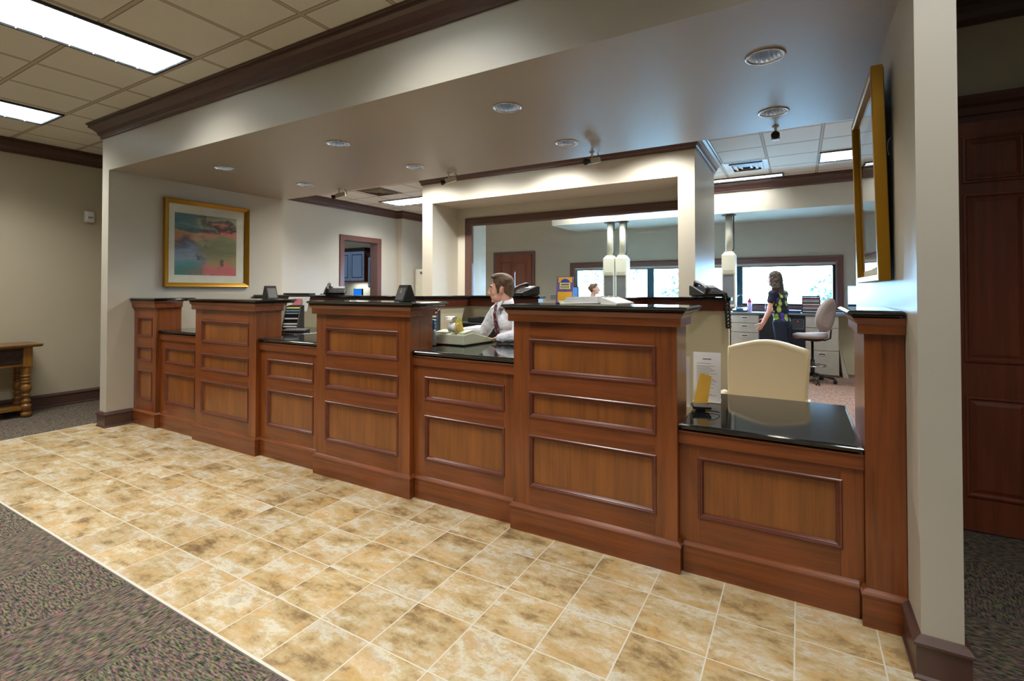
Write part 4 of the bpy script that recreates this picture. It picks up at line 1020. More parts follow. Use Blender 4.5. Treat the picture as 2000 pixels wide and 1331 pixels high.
M['leather'] = paint('cream_leather', (212, 196, 160), 0.42, 0.02, 0.12, scale=140)
t = thing('armchair', 'cream leather armchair with an arched back behind the sit-down desk', 'armchair', (-0.195, 1.72, 0), -0.14, local=True)
# back: soft slab with arched top
L = []
N = 24
def back_loop(y, sh, n=N):
    W, zb, zt = 0.27 - sh, 0.46 + sh, 1.045 - sh
    pts = []
    for k in range(9): q = k / 8; pts.append((-W * 0.9 + 2 * W * 0.9 * q, y, zb))
    for k in range(1, 9): q = k / 8; pts.append((W * (0.9 + 0.12 * math.sin(q * PI * 0.5)), y, zb + (zt - 0.02 - zb) * q))
    for k in range(1, 16):
        q = k / 16; u = 1 - 2 * q; pts.append((W * 1.0 * u, y, zt - 0.012 + 0.055 * math.cos(u * PI / 2) ** 1.3))
    for k in range(9): q = k / 8; pts.append((-W * (0.9 + 0.12 * math.sin((1 - q) * PI * 0.5)), y, zb + (zt - 0.02 - zb) * (1 - q)))
    return pts
def leanb(pts, k=0.16): return [(x, y + (z - 0.46) * k, z) for x, y, z in pts]
for y, sh in ((-0.055, 0.03), (-0.062, 0.012), (-0.05, 0.002), (-0.03, 0.0), (0.03, 0.0), (0.05, 0.006), (0.06, 0.03)): L.append(leanb(back_loop(y, sh)))
build('backrest', MB().loft(L, True, 0, True), M['leather'], t, world=False)
build('seat', MB().slab(-0.23, 0.23, -0.50, -0.04, [(0.0, 0.34), (0.02, 0.36), (0.03, 0.42), (0.02, 0.47), (0.0, 0.485)]), M['leather'], t, world=False, bevel=0.01)
for sx in (-1, 1):
    a = MB().cap((sx * 0.30, -0.44, 0.64), (sx * 0.285, -0.02, 0.66), 0.042, 0.036, 14)
    ar = build('armrest', a, M['leather'], t, world=False)
    build('arm_post', MB().box(sx * 0.30 - 0.02, sx * 0.30 + 0.02, -0.42, -0.37, 0.36, 0.62), M['wood_v'], ar, world=False)
build('seat_rail', MB().box(-0.25, 0.25, -0.50, 0.02, 0.30, 0.345), M['wood_h'], t, world=False)
for sx in (-1, 1):
    for y in (-0.46, 0.0):
        build('leg', MB().loft([[(sx * 0.22 + a * 0.025, y + b * 0.025, 0.30) for a, b in ((-1, -1), (1, -1), (1, 1), (-1, 1))], [(sx * 0.23 + a * 0.014, y + b * 0.014, 0.004) for a, b in ((-1, -1), (1, -1), (1, 1), (-1, 1))]]), M['wood_v'], t, world=False)

# ------------------------------------------------------------------ staff area along the drive-up window
CY = 7.42   # front of the drive-up cabinets
t = thing('drive_up_counter', 'long grey counter top under the drive-up window', 'counter', (-1.2, 7.7, 0))
build('counter_top', MB().slab(-4.6, 2.88, CY - 0.02, 7.95, [(0, 1.03), (0.003, 1.034), (0.003, 1.058), (0, 1.062)]), plain('grey_laminate', (120, 122, 124), 0.3), t)
build('support_panel', MB().box(0.62, 2.8, 7.90, 7.94, 0.004, 1.03).box(2.75, 2.8, CY + 0.05, 7.9, 0.004, 1.03).box(-4.58, -1.08, CY + 0.04, 7.9, 0.004, 1.03), M['cream'], t)
M['putty'] = plain('putty_metal', (176, 170, 158), 0.45)
def drawer_unit(x0, x1, zs, label):
    t = thing('file_cabinet', label, 'cabinet', ((x0 + x1) / 2, (CY + 7.9) / 2, 0), group='putty file cabinets under the drive-up counter')
    build('cabinet_body', MB().box(x0, x1, CY + 0.02, 7.88, 0.03, 1.026).box(x0 + 0.02, x1 - 0.02, CY + 0.05, 7.86, 0.004, 0.03), M['putty'], t)
    for z0, z1 in zs:
        d = build('drawer', MB().box(x0 + 0.006, x1 - 0.006, CY, CY + 0.02, z0 + 0.004, z1 - 0.004), M['putty'], t, bevel=0.004)
        xc = (x0 + x1) / 2; zc = z1 - 0.055
        build('drawer_pull', MB().box(xc - 0.055, xc + 0.055, CY - 0.008, CY, zc - 0.022, zc + 0.022), M['white_plastic'], d)
        build('pull_recess', MB().box(xc - 0.048, xc + 0.048, CY - 0.010, CY - 0.007, zc - 0.010, zc + 0.010), M['black_plastic'], d)
        build('lock', MB().lathe([(0.008, 0), (0.008, 0.006)], (xc, CY - 0.002, zc + 0.036), 10, mat=Matrix.Rotation(PI / 2, 4, 'X')), M['steel'], d)
drawer_unit(-1.06, -0.60, [(0.04, 0.70), (0.70, 0.87), (0.87, 1.02)], 'three-drawer putty cabinet right of the cream partition')
drawer_unit(0.11, 0.59, [(0.04, 0.44), (0.44, 0.82), (0.82, 1.02)], 'putty cabinet behind the drafting stool')
t = thing('drive_up_console', 'black cabinet with a small control box behind the woman', 'cabinet', (-0.245, 7.65, 0))
build('cabinet_body', MB().box(-0.595, 0.105, CY + 0.01, 7.86, 0.004, 1.026), plain('black_cabinet', (20, 24, 32), 0.35), t, bevel=0.004)
build('control_box', MB().box(-0.07, 0.08, CY - 0.012, CY + 0.012, 0.80, 0.95), M['dark_plastic'], t, bevel=0.004)
build('control_rim', MB().ring(-0.08, 0.09, 0.79, 0.96, [(0, 0), (0, 0.006), (0.008, 0.006), (0.008, 0)], lambda a, b, d: (a, CY - 0.012 - d, b)), M['steel'], t)
build('red_lamp', MB().lathe([(0.008, 0), (0.006, 0.006)], (0.0, CY - 0.013, 0.925), 10, mat=Matrix.Rotation(PI / 2, 4, 'X')), emit('red_indicator', (230, 30, 60), 2), t)
CZT = 1.063
# pneumatic tube terminals
def tube_terminal(x, y, label):
    t = thing('tube_terminal', label, 'pneumatic tube terminal', (x, y, 2.75), group='pneumatic drive-up tube terminals')
    w, d = 0.108, 0.11
    build('ceiling_flange', MB().lathe([(0.11, 2.735), (0.115, 2.738), (0.115, 2.749)], (x, y, 0), 24), M['dark_plastic'], t)
    build('pipe', MB().lathe([(0.058, 2.11), (0.058, 2.736)], (x, y, 0), 24), M['cream_plastic'], t)
    build('cable', MB().tube([(x + 0.075, y, 2.736), (x + 0.075, y, 2.2), (x + 0.07, y, 2.15), (x + 0.05, y - 0.02, 2.12)], [0.009, 0.009, 0.012, 0.012], 8), M['dark_plastic'], t)
    h = build('upper_housing', MB().loft([[(x + a * w * k, y + b * d * k, z) for a, b in ((-1, -1), (1, -1), (1, 1), (-1, 1))] for k, z in ((0.9, 1.72), (1, 1.74), (1, 2.06), (0.8, 2.08), (0.62, 2.115))]), M['cream_plastic'], t, bevel=0.006)
    build('badge', MB().box(x - 0.08, x + 0.08, y - d - 0.004, y - d, 1.74, 1.80), plain('olive_grey_strip', (170, 168, 148), 0.5), h)
    build('bay_frame', MB().box(x - w, x - w + 0.022, y - d, y + d, 1.20, 1.73).box(x + w - 0.022, x + w, y - d, y + d, 1.20, 1.73).box(x - w, x + w, y + d - 0.02, y + d, 1.20, 1.73).box(x - w, x + w, y - d, y + d, 1.175, 1.215), M['cream_plastic'], t, bevel=0.003)
    build('bay_door', MB().box(x - w + 0.022, x + w - 0.022, y - d + 0.01, y - d + 0.016, 1.215, 1.72), plain('smoked_bay_window', (112, 114, 116), 0.2), t)
    build('carrier', MB().lathe([(0.05, 1.23), (0.056, 1.24), (0.056, 1.36), (0.05, 1.37)], (x, y, 0), 20), M['dark_plastic'], t)
    build('button_strip', MB().box(x - 0.09, x + 0.09, y - d - 0.012, y + 0.02, 1.15, 1.178), M['dark_plastic'], t)
    bs = MB().box(x - 0.07, x - 0.04, y - d - 0.016, y - d - 0.011, 1.157, 1.170); build('green_button', bs, plain('green_button', (40, 180, 70), 0.4), t)
    build('red_button', MB().box(x + 0.03, x + 0.06, y - d - 0.016, y - d - 0.011, 1.157, 1.170), plain('red_button', (190, 50, 40), 0.4), t)
tube_terminal(-1.01, 6.80, 'cream pneumatic tube terminal hanging right of the lit frontage')
tube_terminal(-3.085, 6.70, 'left of the two cream tube terminals seen through the interior window')
tube_terminal(-2.845, 6.70, 'right of the two cream tube terminals seen through the interior window')
# things on the drive-up counter
t = thing('water_bottle', 'clear and pink water bottle on the drive-up counter', 'bottle', (-0.76, 7.58, CZT))
build('bottle_body', MB().lathe([(0.036, 0), (0.04, 0.01), (0.036, 0.09), (0.04, 0.15), (0.03, 0.17)], (-0.76, 7.58, CZT), 20), plain('pale_lilac_bottle', (196, 170, 214), 0.2), t)
build('bottle_cap', MB().lathe([(0.032, 0.17), (0.034, 0.20), (0.018, 0.23), (0.012, 0.26)], (-0.76, 7.58, CZT), 16), plain('magenta_cap', (214, 30, 100), 0.3), t)
file_rack('paper_sorter', 0.20, 7.56, CZT, 0.0, 9, 'black sorter full of stacked forms behind the drafting stool', [pw, M['grey_plastic'], pw, pp, pw, M['grey_plastic'], pw, pp, M['grey_plastic']], 0.26, 'paper sorter', 0.030, 0.0)
solid('binder_stack', MB().box(-0.12, 0.12, -0.1, 0.1, 0, 0.02).box(-0.10, 0.13, -0.1, 0.09, 0.02, 0.045), [plain('blue_binder', (34, 74, 130), 0.4)], 'flat blue binders on the drive-up counter left of the form sorter', 'binders', (-0.08, 7.56, CZT), rz=0.0, local=True)
t = thing('pen_cup', 'dark cup of pens on the drive-up counter beside the woman', 'pen cup', (-0.47, 7.62, CZT))
build('cup', MB().lathe([(0.04, 0), (0.042, 0.10), (0.038, 0.10), (0.036, 0.01)], (-0.47, 7.62, CZT), 18), plain('violet_cup', (60, 50, 120), 0.3), t)
for k in range(5):
    a = k * 1.3; build('pen', MB().tube([(-0.47 + 0.02 * math.cos(a), 7.62 + 0.02 * math.sin(a), CZT + 0.01), (-0.47 + 0.045 * math.cos(a), 7.62 + 0.045 * math.sin(a), CZT + 0.16)], 0.004, 6), M['black_plastic' if k % 2 else 'white_plastic'], t)
t = thing('small_bottle', 'little clear bottle with a white cap left of the form sorter', 'bottle', (-0.16, 7.44, CZT))
build('bottle_body', MB().lathe([(0.02, 0), (0.022, 0.06), (0.012, 0.08)], (-0.16, 7.44, CZT), 14), plain('frosted_bottle', (190, 214, 224), 0.2), t)
build('bottle_cap', MB().lathe([(0.012, 0.08), (0.012, 0.11)], (-0.16, 7.44, CZT), 12), M['white_plastic'], t)
t = thing('microphone_unit', 'blue-lit black microphone console on the drive-up counter below the right tube terminal', 'intercom', (-0.93, 7.6, CZT))
build('console', MB().hexa([(-1.04, 7.5, CZT), (-0.80, 7.5, CZT), (-0.80, 7.7, CZT), (-1.04, 7.7, CZT)], [(-1.04, 7.5, CZT + 0.03), (-0.80, 7.5, CZT + 0.03), (-0.80, 7.7, CZT + 0.08), (-1.04, 7.7, CZT + 0.08)]), M['black_plastic'], t, bevel=0.005)
build('gooseneck', MB().tube([(-0.98, 7.65, CZT + 0.05), (-0.98, 7.66, CZT + 0.22), (-0.95, 7.63, CZT + 0.29), (-0.88, 7.58, CZT + 0.30)], [0.008, 0.008, 0.01, 0.018], 10), M['black_plastic'], t)
build('keypad', MB().box(-0.98, -0.86, 7.53, 7.60, CZT + 0.036, CZT + 0.062), plain('teal_keys', (30, 90, 140), 0.3), t)
monitor(0.86, 7.05, CZT, -0.9, 0.40, 0.36, 'dark monitor at the far right end of the drive-up counter', M['screen']) if False else None
t = solid('blue_folder', MB().box(-0.14, 0.14, -0.08, 0.08, 0, 0.018), [plain('light_blue_tray', (120, 160, 214), 0.4)], 'pale blue tray on the drive-up counter right of the drafting stool', 'tray', (0.58, 7.52, CZT), rz=0.0, local=True)
monitor(0.84, 7.62, CZT, -1.15, 0.40, 0.38, 'dark monitor seen side on at the right end of the drive-up counter', M['screen'])
monitor(-4.30, 7.62, CZT, -0.2, 0.42, 0.38, 'blue-lit monitor behind the brochure, seen through the interior window', emit('blue_lit_screen', (90, 150, 230), 0.9))
t = thing('leaning_board', 'thin board leaning against the side of the putty cabinet', 'board', (0.66, 7.6, 0))
build('board', MB().hexa([(0.64, CY + 0.04, 0.005), (0.72, CY + 0.04, 0.005), (0.74, 7.85, 0.005), (0.66, 7.85, 0.005)], [(0.595, CY + 0.04, 0.50), (0.605, CY + 0.04, 0.50), (0.605, 7.85, 0.62), (0.595, 7.85, 0.62)]), M['putty'], t)
# drafting stool
M['grey_fabric'] = paint('warm_grey_fabric', (168, 156, 152), 0.8, 0.04, 0.15, scale=220)
t = thing('drafting_stool', 'grey drafting stool with a foot ring in front of the drive-up counter', 'stool', (0.20, 6.80, 0), -0.62, local=True)
build('seat', MB().loft([[(-0.03 + r * 0.25 * (math.cos(a) * (1 - 0.1 * math.sin(a))), r * 0.24 * math.sin(a), z - 0.03 * max(0, -math.cos(a)) ** 2) for a in [k * 2 * PI / 28 for k in range(28)]] for r, z in ((0.86, 0.70), (0.97, 0.715), (1.0, 0.745), (0.96, 0.775), (0.8, 0.79), (0.4, 0.785))], True, 0, True), M['grey_fabric'], t, world=False)
L = []
for dx, r in ((0.225, 0.80), (0.21, 0.96), (0.225, 1.0), (0.255, 1.0), (0.275, 0.94), (0.28, 0.7)):
    L.append([(dx + 0.10 * ((z - 1.06) / 0.5) + 0.0 - 0.05 * (r * abs(math.sin(a))) ** 2 * 0.6, r * 0.20 * math.sin(a) * (1 - 0.12 * math.cos(a)), z) for a in [k * 2 * PI / 28 for k in range(28)] for z in [1.075 + r * 0.265 * math.cos(a)]])
build('backrest', MB().loft(L, True, 0, True), M['grey_fabric'], t, world=False)
build('back_arm', MB().tube([(0.05, 0, 0.70), (0.20, 0, 0.68), (0.285, 0, 0.72), (0.30, 0, 0.86)], 0.014, 10), M['black_plastic'], t, world=False)
build('mechanism', MB().box(-0.08, 0.10, -0.07, 0.07, 0.655, 0.70).tube([(0.05, 0.07, 0.67), (0.05, 0.16, 0.66)], 0.008, 8), M['black_plastic'], t, world=False)
build('gas_post', MB().lathe([(0.030, 0.10), (0.030, 0.36), (0.018, 0.36), (0.018, 0.66)], (0, 0, 0), 18), M['black_plastic'], t, world=False)
ring_ = MB().loft([[((0.19 + 0.010 * math.cos(b)) * math.cos(a), (0.19 + 0.010 * math.cos(b)) * math.sin(a), 0.27 + 0.010 * math.sin(b)) for b in [j * 2 * PI / 8 for j in range(8)]] for a in [k * 2 * PI / 32 for k in range(33)]], False, 0, True)
for k in range(3): a = k * 2 * PI / 3; ring_.tube([(0.03 * math.cos(a), 0.03 * math.sin(a), 0.27), (0.19 * math.cos(a), 0.19 * math.sin(a), 0.27)], 0.007, 8)
build('foot_ring', ring_, M['chrome'], t, world=False)
for k in range(5):
    a = k * 2 * PI / 5 + 0.5; c_, s_ = math.cos(a), math.sin(a)
    l = build('base_leg', MB().tube([(0.02 * c_, 0.02 * s_, 0.125), (0.16 * c_, 0.16 * s_, 0.11), (0.30 * c_, 0.30 * s_, 0.075)], [0.024, 0.02, 0.015], 10), M['black_plastic'], t, world=False)
    cs = MB()
    for e in (-0.018, 0.018): cs.lathe([(0.027, -0.009), (0.029, 0), (0.027, 0.009)], (0.30 * c_ - s_ * e, 0.30 * s_ + c_ * e, 0.031), 14, mat=Matrix.Rotation(a, 4, 'Z') @ Matrix.Rotation(PI / 2, 4, 'X'))
    cs.tube([(0.30 * c_, 0.30 * s_, 0.031), (0.30 * c_, 0.30 * s_, 0.08)], 0.008, 8)
    build('caster', cs, M['black_plastic'], l, world=False)
# ceiling vents
def vent(x0, x1, y0, y1, label, mat, z=ZC):
    t = thing('ceiling_vent', label, 'vent', ((x0 + x1) / 2, (y0 + y1) / 2, z), group='square ceiling vents')
    build('vent_plate', MB().box(x0, x1, y0, y1, z - 0.006, z - 0.001), mat, t)
    for k in range(1, 4):
        i = k * (x1 - x0) * 0.12
        build('vent_louvre', MB().ring(x0 + i, x1 - i, y0 + i, y1 - i, [(0, 0.006), (0.0, 0.022), (0.03, 0.030), (0.034, 0.026), (0.008, 0.006)], lambda a, b, d: (a, b, z - d)), mat, t)
vent(-0.90, -0.34, 5.18, 5.77, 'silvery square ceiling vent in the far staff area', M['steel'])
vent(-6.9, -6.3, 3.9, 4.5, 'darker square return vent near the left staff ceiling light', paint('taupe_vent', (120, 110, 94), 0.6))
solid('wall_grille', MB().box(-4.46, -4.28, -0.012, 0.0, 0, 0.14).box(-4.45, -4.29, -0.014, -0.012, 0.01, 0.13), [M['grey_plastic']], 'x', 'grille', (0, 0, 0)) if False else None
t = thing('wall_grille', 'small grey louvred grille on the back wall left of the brochure', 'grille', (-4.86, 7.98, 1.24))
build('grille_plate', MB().box(-4.97, -4.75, 7.965, 7.979, 1.23, 1.36), M['white_plastic'], t)
gb_ = MB()
for i in range(6):
    for j in range(5): gb_.box(-4.955 + i * 0.033, -4.93 + i * 0.033, 7.961, 7.966, 1.24 + j * 0.023, 1.255 + j * 0.023)
build('grille_slots', gb_, M['dark_plastic'], t)
# cream tower by the pier
t = thing('water_dispenser', 'tall cream dispenser tower with a dark oval emblem near the dark corner pier', 'dispenser', (-7.60, 6.75, 0))
build('tower', MB().box(-7.80, -7.45, 6.55, 6.95, 0.02, 1.95), M['cream_plastic'], t, bevel=0.02)
build('emblem', MB().lathe([(0.055, 0), (0.05, 0.006)], (-7.60, 6.549, 1.86), 24, mat=Matrix.Rotation(PI / 2, 4, 'X') @ Matrix.Scale(0.6, 4, (0, 1, 0))), plain('slate_emblem', (90, 94, 110), 0.4), t)
build('tap_bay', MB().box(-7.72, -7.53, 6.542, 6.552, 1.0, 1.30), M['grey_plastic'], t)
build('feet', MB().box(-7.78, -7.47, 6.57, 6.93, 0.004, 0.02), M['black_plastic'], t)

# ------------------------------------------------------------------ kitchen seen through the doorway
M['blue_sheen_door'] = plain('painted_blue_sheen', (150, 178, 226), 0.3)  # bluish window light on the wooden doors, put into their base colour
M['dark_edge'] = plain('dark_walnut_edge', (42, 28, 34), 0.4)
def wall_cabinet(x0, x1, y, z0, z1, nd, label, depth=0.30, wood_side=True):
    t = thing('wall_cabinet', label, 'cabinet', ((x0 + x1) / 2, y, z0), group='kitchen wall cabinets')
    build('cabinet_body', MB().box(x0, x1, y, y + depth, z0, z1), M['door_wood'], t)
    build('cornice', MB().sweep([(x0, y + depth), (x0, y), (x1, y), (x1, y + depth)], [(0, z1 - 0.02), (0.012, z1 - 0.02), (0.04, z1 + 0.05), (0.04, z1 + 0.06), (0, z1 + 0.06)]), M['dark_edge'], t)
    w = (x1 - x0) / nd
    for k in range(nd):
        a, b = x0 + k * w + 0.006, x0 + (k + 1) * w - 0.006
        d = build('cabinet_door', MB().box(a, b, y - 0.02, y - 0.001, z0 + 0.03, z1 - 0.03), M['blue_sheen_door'], t, bevel=0.003)
        build('door_groove', MB().ring(a + 0.06, b - 0.06, z0 + 0.10, z1 - 0.10, [(0, 0.0), (0, 0.006), (0.018, 0.002), (0.018, 0)], lambda p, q, e: (p, y - 0.020 - e, q)), M['dark_edge'], d)
wall_cabinet(-10.15, -9.17, 6.28, 1.66, 2.44, 2, 'double-door kitchen wall cabinet with a blue sheen painted on its doors, higher one')
wall_cabinet(-9.04, -8.40, 6.28, 1.52, 2.28, 1, 'single kitchen wall cabinet hung lower beside the doorway jamb')
t = thing('kitchen_base_cabinet', 'kitchen base cabinet with worktop beyond the doorway', 'cabinet', (-9.3, 6.3, 0))
build('cabinet_body', MB().box(-10.3, -8.3, 6.02, 6.60, 0.004, 0.90), M['door_wood'], t)
build('worktop', MB().box(-10.3, -8.3, 5.98, 6.60, 0.902, 0.94), M['granite'], t)
t = monitor(-9.35, 6.25, 0.942, -0.35, 0.52, 0.46, 'blue-screened monitor on the kitchen worktop', emit('bright_blue_screen', (20, 120, 225), 1.0))
light('kitchen_daylight', 'AREA', (-9.6, 4.0, 2.3), 60, (0.62, 0.78, 1.0), 1.2, (math.radians(-70), 0, 0), size_y=1.2)
light('under_cabinet_lamp', 'AREA', (-9.6, 6.42, 1.65), 5, (0.9, 1, 0.95), 0.5, (0, 0, 0), size_y=0.08)

# ------------------------------------------------------------------ outdoors beyond the drive-up window
m = MB().box(-40, 30, 8.3, 60, -0.3, -0.05); o = struct('ground_outside', m, paint('pale_paving', (190, 190, 184), 0.8))
def leafy_tree(x, y, h, label, n=260, r=1.3, seed=1):
    rnd = random.Random(seed)
    t = thing('tree', label, 'tree', (x, y, -0.05), group='trees outside the drive-up window')
    tr = MB().tube([(x, y, -0.05), (x + 0.05, y, h * 0.4), (x - 0.05, y + 0.05, h * 0.8)], [0.14, 0.10, 0.05], 10)
    for k in range(6):
        a = k * 1.05; tr.tube([(x, y, h * 0.4 + 0.1 * k), (x + r * 0.6 * math.cos(a), y + r * 0.6 * math.sin(a), h * 0.65 + 0.12 * k)], [0.05, 0.02], 8)
    build('trunk', tr, plain('bark', (96, 84, 70), 0.9), t)
    lf = MB()
    for k in range(n):
        th = rnd.uniform(0, 2 * PI); ph = math.acos(rnd.uniform(-1, 1)); rr = r * rnd.random() ** 0.4
        c = Vector((x + rr * math.sin(ph) * math.cos(th), y + rr * math.sin(ph) * math.sin(th), h * 0.72 + rr * 1.1 * math.cos(ph)))
        a = Vector((rnd.uniform(-1, 1), rnd.uniform(-1, 1), rnd.uniform(-1, 1))).normalized() * rnd.uniform(0.05, 0.11)
        b = Vector((rnd.uniform(-1, 1), rnd.uniform(-1, 1), rnd.uniform(-1, 1))).normalized() * 0.06
        lf.add([c - a, c + b, c + a, c - b], [(0, 1, 2, 3)])
    build('foliage', lf, M['leaf'], t)
M['leaf'] = paint('leaf_green', (24, 52, 40), 0.6, 0.1, 0)
leafy_tree(2.6, 19.0, 4.4, 'leafy tree outside the right pane of the drive-up window', 800, 1.7, 3)
leafy_tree(1.1, 17.0, 1.5, 'low leafy shrub outside behind the drafting stool', 500, 0.9, 5)
leafy_tree(-3.6, 17.0, 1.7, 'bushy shrub outside beside the right window mullion', 600, 1.0, 8)
leafy_tree(-7.4, 19.0, 4.2, 'leafy tree outside behind the paired tube terminals', 700, 1.6, 9)
leafy_tree(-11.6, 21.0, 4.0, 'leafy tree outside the left end of the drive-up window', 600, 1.5, 12)

# ------------------------------------------------------------------ people
def V(*a): return Vector(a)
def remeshed(name, mb, mats, parent, voxel, smooth=4, rough=None):
    o = build(name, mb, mats, parent, world=True)
    r = o.modifiers.new('surface', 'REMESH'); r.mode = 'VOXEL'; r.voxel_size = voxel; r.use_smooth_shade = True
    sm = o.modifiers.new('smooth', 'SMOOTH'); sm.factor = 0.5; sm.iterations = smooth
    if rough:
        tx = bpy.data.textures.new(name + '_strands', 'CLOUDS'); tx.noise_scale = rough[0]; tx.noise_depth = 2
        d = o.modifiers.new('strands', 'DISPLACE'); d.texture = tx; d.strength = rough[1]; d.mid_level = 0.5; d.texture_coords = 'LOCAL'
    return o
class Basis:
    def __init__(s, f, lean=0):
        s.f = V(*f).normalized(); s.s = s.f.cross(V(0, 0, 1)).normalized(); s.u = s.s.cross(s.f)  # s: person's right
    def to_matrix(s): return Matrix((s.s, s.f, s.u)).transposed()
    def P(s, c, a, b, e): return Vector(c) + s.s * a + s.f * b + s.u * e
def head_shape(mb, H, B, k=1.0):
    E = lambda a, b, e, r: mb.ell(B.P(H, a * k, b * k, e * k), tuple(x * k for x in r), B, 18, 12)
    E(0, -0.018, 0.035, (0.073, 0.092, 0.085))        # cranium
    E(0, 0.018, -0.01, (0.064, 0.074, 0.085))         # face
    E(0, 0.022, -0.062, (0.052, 0.062, 0.045))        # jaw
    E(0, 0.068, -0.092, (0.020, 0.018, 0.017))        # chin
    E(0, 0.074, 0.030, (0.046, 0.018, 0.014))         # brow
    for sg in (-1, 1):
        E(sg * 0.036, 0.054, -0.028, (0.024, 0.022, 0.028))   # cheeks
        E(sg * 0.073, -0.008, -0.006, (0.008, 0.014, 0.028))  # ears
        E(sg * 0.077, -0.012, 0.006, (0.006, 0.014, 0.016))
        E(sg * 0.012, 0.096, -0.032, (0.009, 0.010, 0.008))   # nostril wings
        E(sg * 0.038, 0.030, -0.066, (0.022, 0.040, 0.034))
    mb.cap(B.P(H, 0, 0.084 * k, 0.020 * k), B.P(H, 0, 0.108 * k, -0.026 * k), 0.009 * k, 0.0125 * k, 12)   # nose
    E(0, 0.083, -0.054, (0.022, 0.010, 0.006)); E(0, 0.080, -0.065, (0.019, 0.010, 0.007)); E(0, 0.062, -0.060, (0.036, 0.020, 0.030))    # lips
def hand_shape(mb, W, d, nrm, thumb_side, curl=0.5, k=1.0):
    d = V(*d).normalized(); nrm = V(*nrm); nrm = (nrm - d * nrm.dot(d)).normalized(); sd = d.cross(nrm) * thumb_side
    W = Vector(W)
    for o in (-0.026, -0.009, 0.009, 0.026):
        mb.cap(W + d * 0.012 * k + sd * o * 0.6 * k, W + d * 0.082 * k + sd * o * k, 0.0165 * k, 0.0125 * k, 10)
    for i, (o, ln) in enumerate(((0.030, 0.066), (0.011, 0.076), (-0.009, 0.071), (-0.028, 0.056))):
        p = W + d * 0.086 * k + sd * o * k; dr = d.copy(); r = 0.0090 * k
        for sgm, fr in enumerate((0.45, 0.30, 0.25)):
            c = curl * (0.5 + 0.35 * sgm) * (1 + 0.08 * i)
            dr = (dr * math.cos(c) - nrm * math.sin(c) * 1.0 + sd * (o * 1.2)).normalized()
            q = p + dr * ln * fr * k; mb.cap(p, q, r, r * 0.93, 8); p = q; r *= 0.92
            dr = (dr + d * 0.0).normalized()
    p = W + d * 0.020 * k + sd * 0.028 * k; dr = (d * 0.62 + sd * 0.72 - nrm * 0.25).normalized()
    for ln, r in ((0.038, 0.0135), (0.032, 0.0105), (0.024, 0.0092)):
        q = p + dr * ln * k; mb.cap(p, q, r * k, r * 0.92 * k, 8); p = q; dr = (dr + d * 0.35).normalized()
def limb(mb, pts, rs, seg=14):
    for i in range(len(pts) - 1): mb.cap(pts[i], pts[i + 1], rs[i], rs[i + 1], seg)
def torso(mb, J, g=0.0, k=1.0):
    B = J['B']; c = J['chest']; p = J['pelvis']; n = J['neck']
    for q, w, d in ((0.0, 0.155, 0.105), (0.25, 0.140, 0.098), (0.5, 0.148, 0.105), (0.75, 0.160, 0.112), (1.0, 0.165, 0.108)):
        x = p.lerp(c, q); mb.ell(x, ((w + g) * k, (d + g) * k, 0.10 * k), B, 20, 12)
    for sgn in ('r', 'l'):
        sh = J['sh_' + sgn]
        mb.cap(c.lerp(n, 0.45), sh, (0.062 + g) * k, (0.055 + g) * k, 14)
        mb.cap(c, sh.lerp(c, 0.25), (0.090 + g) * k, (0.070 + g) * k, 14)
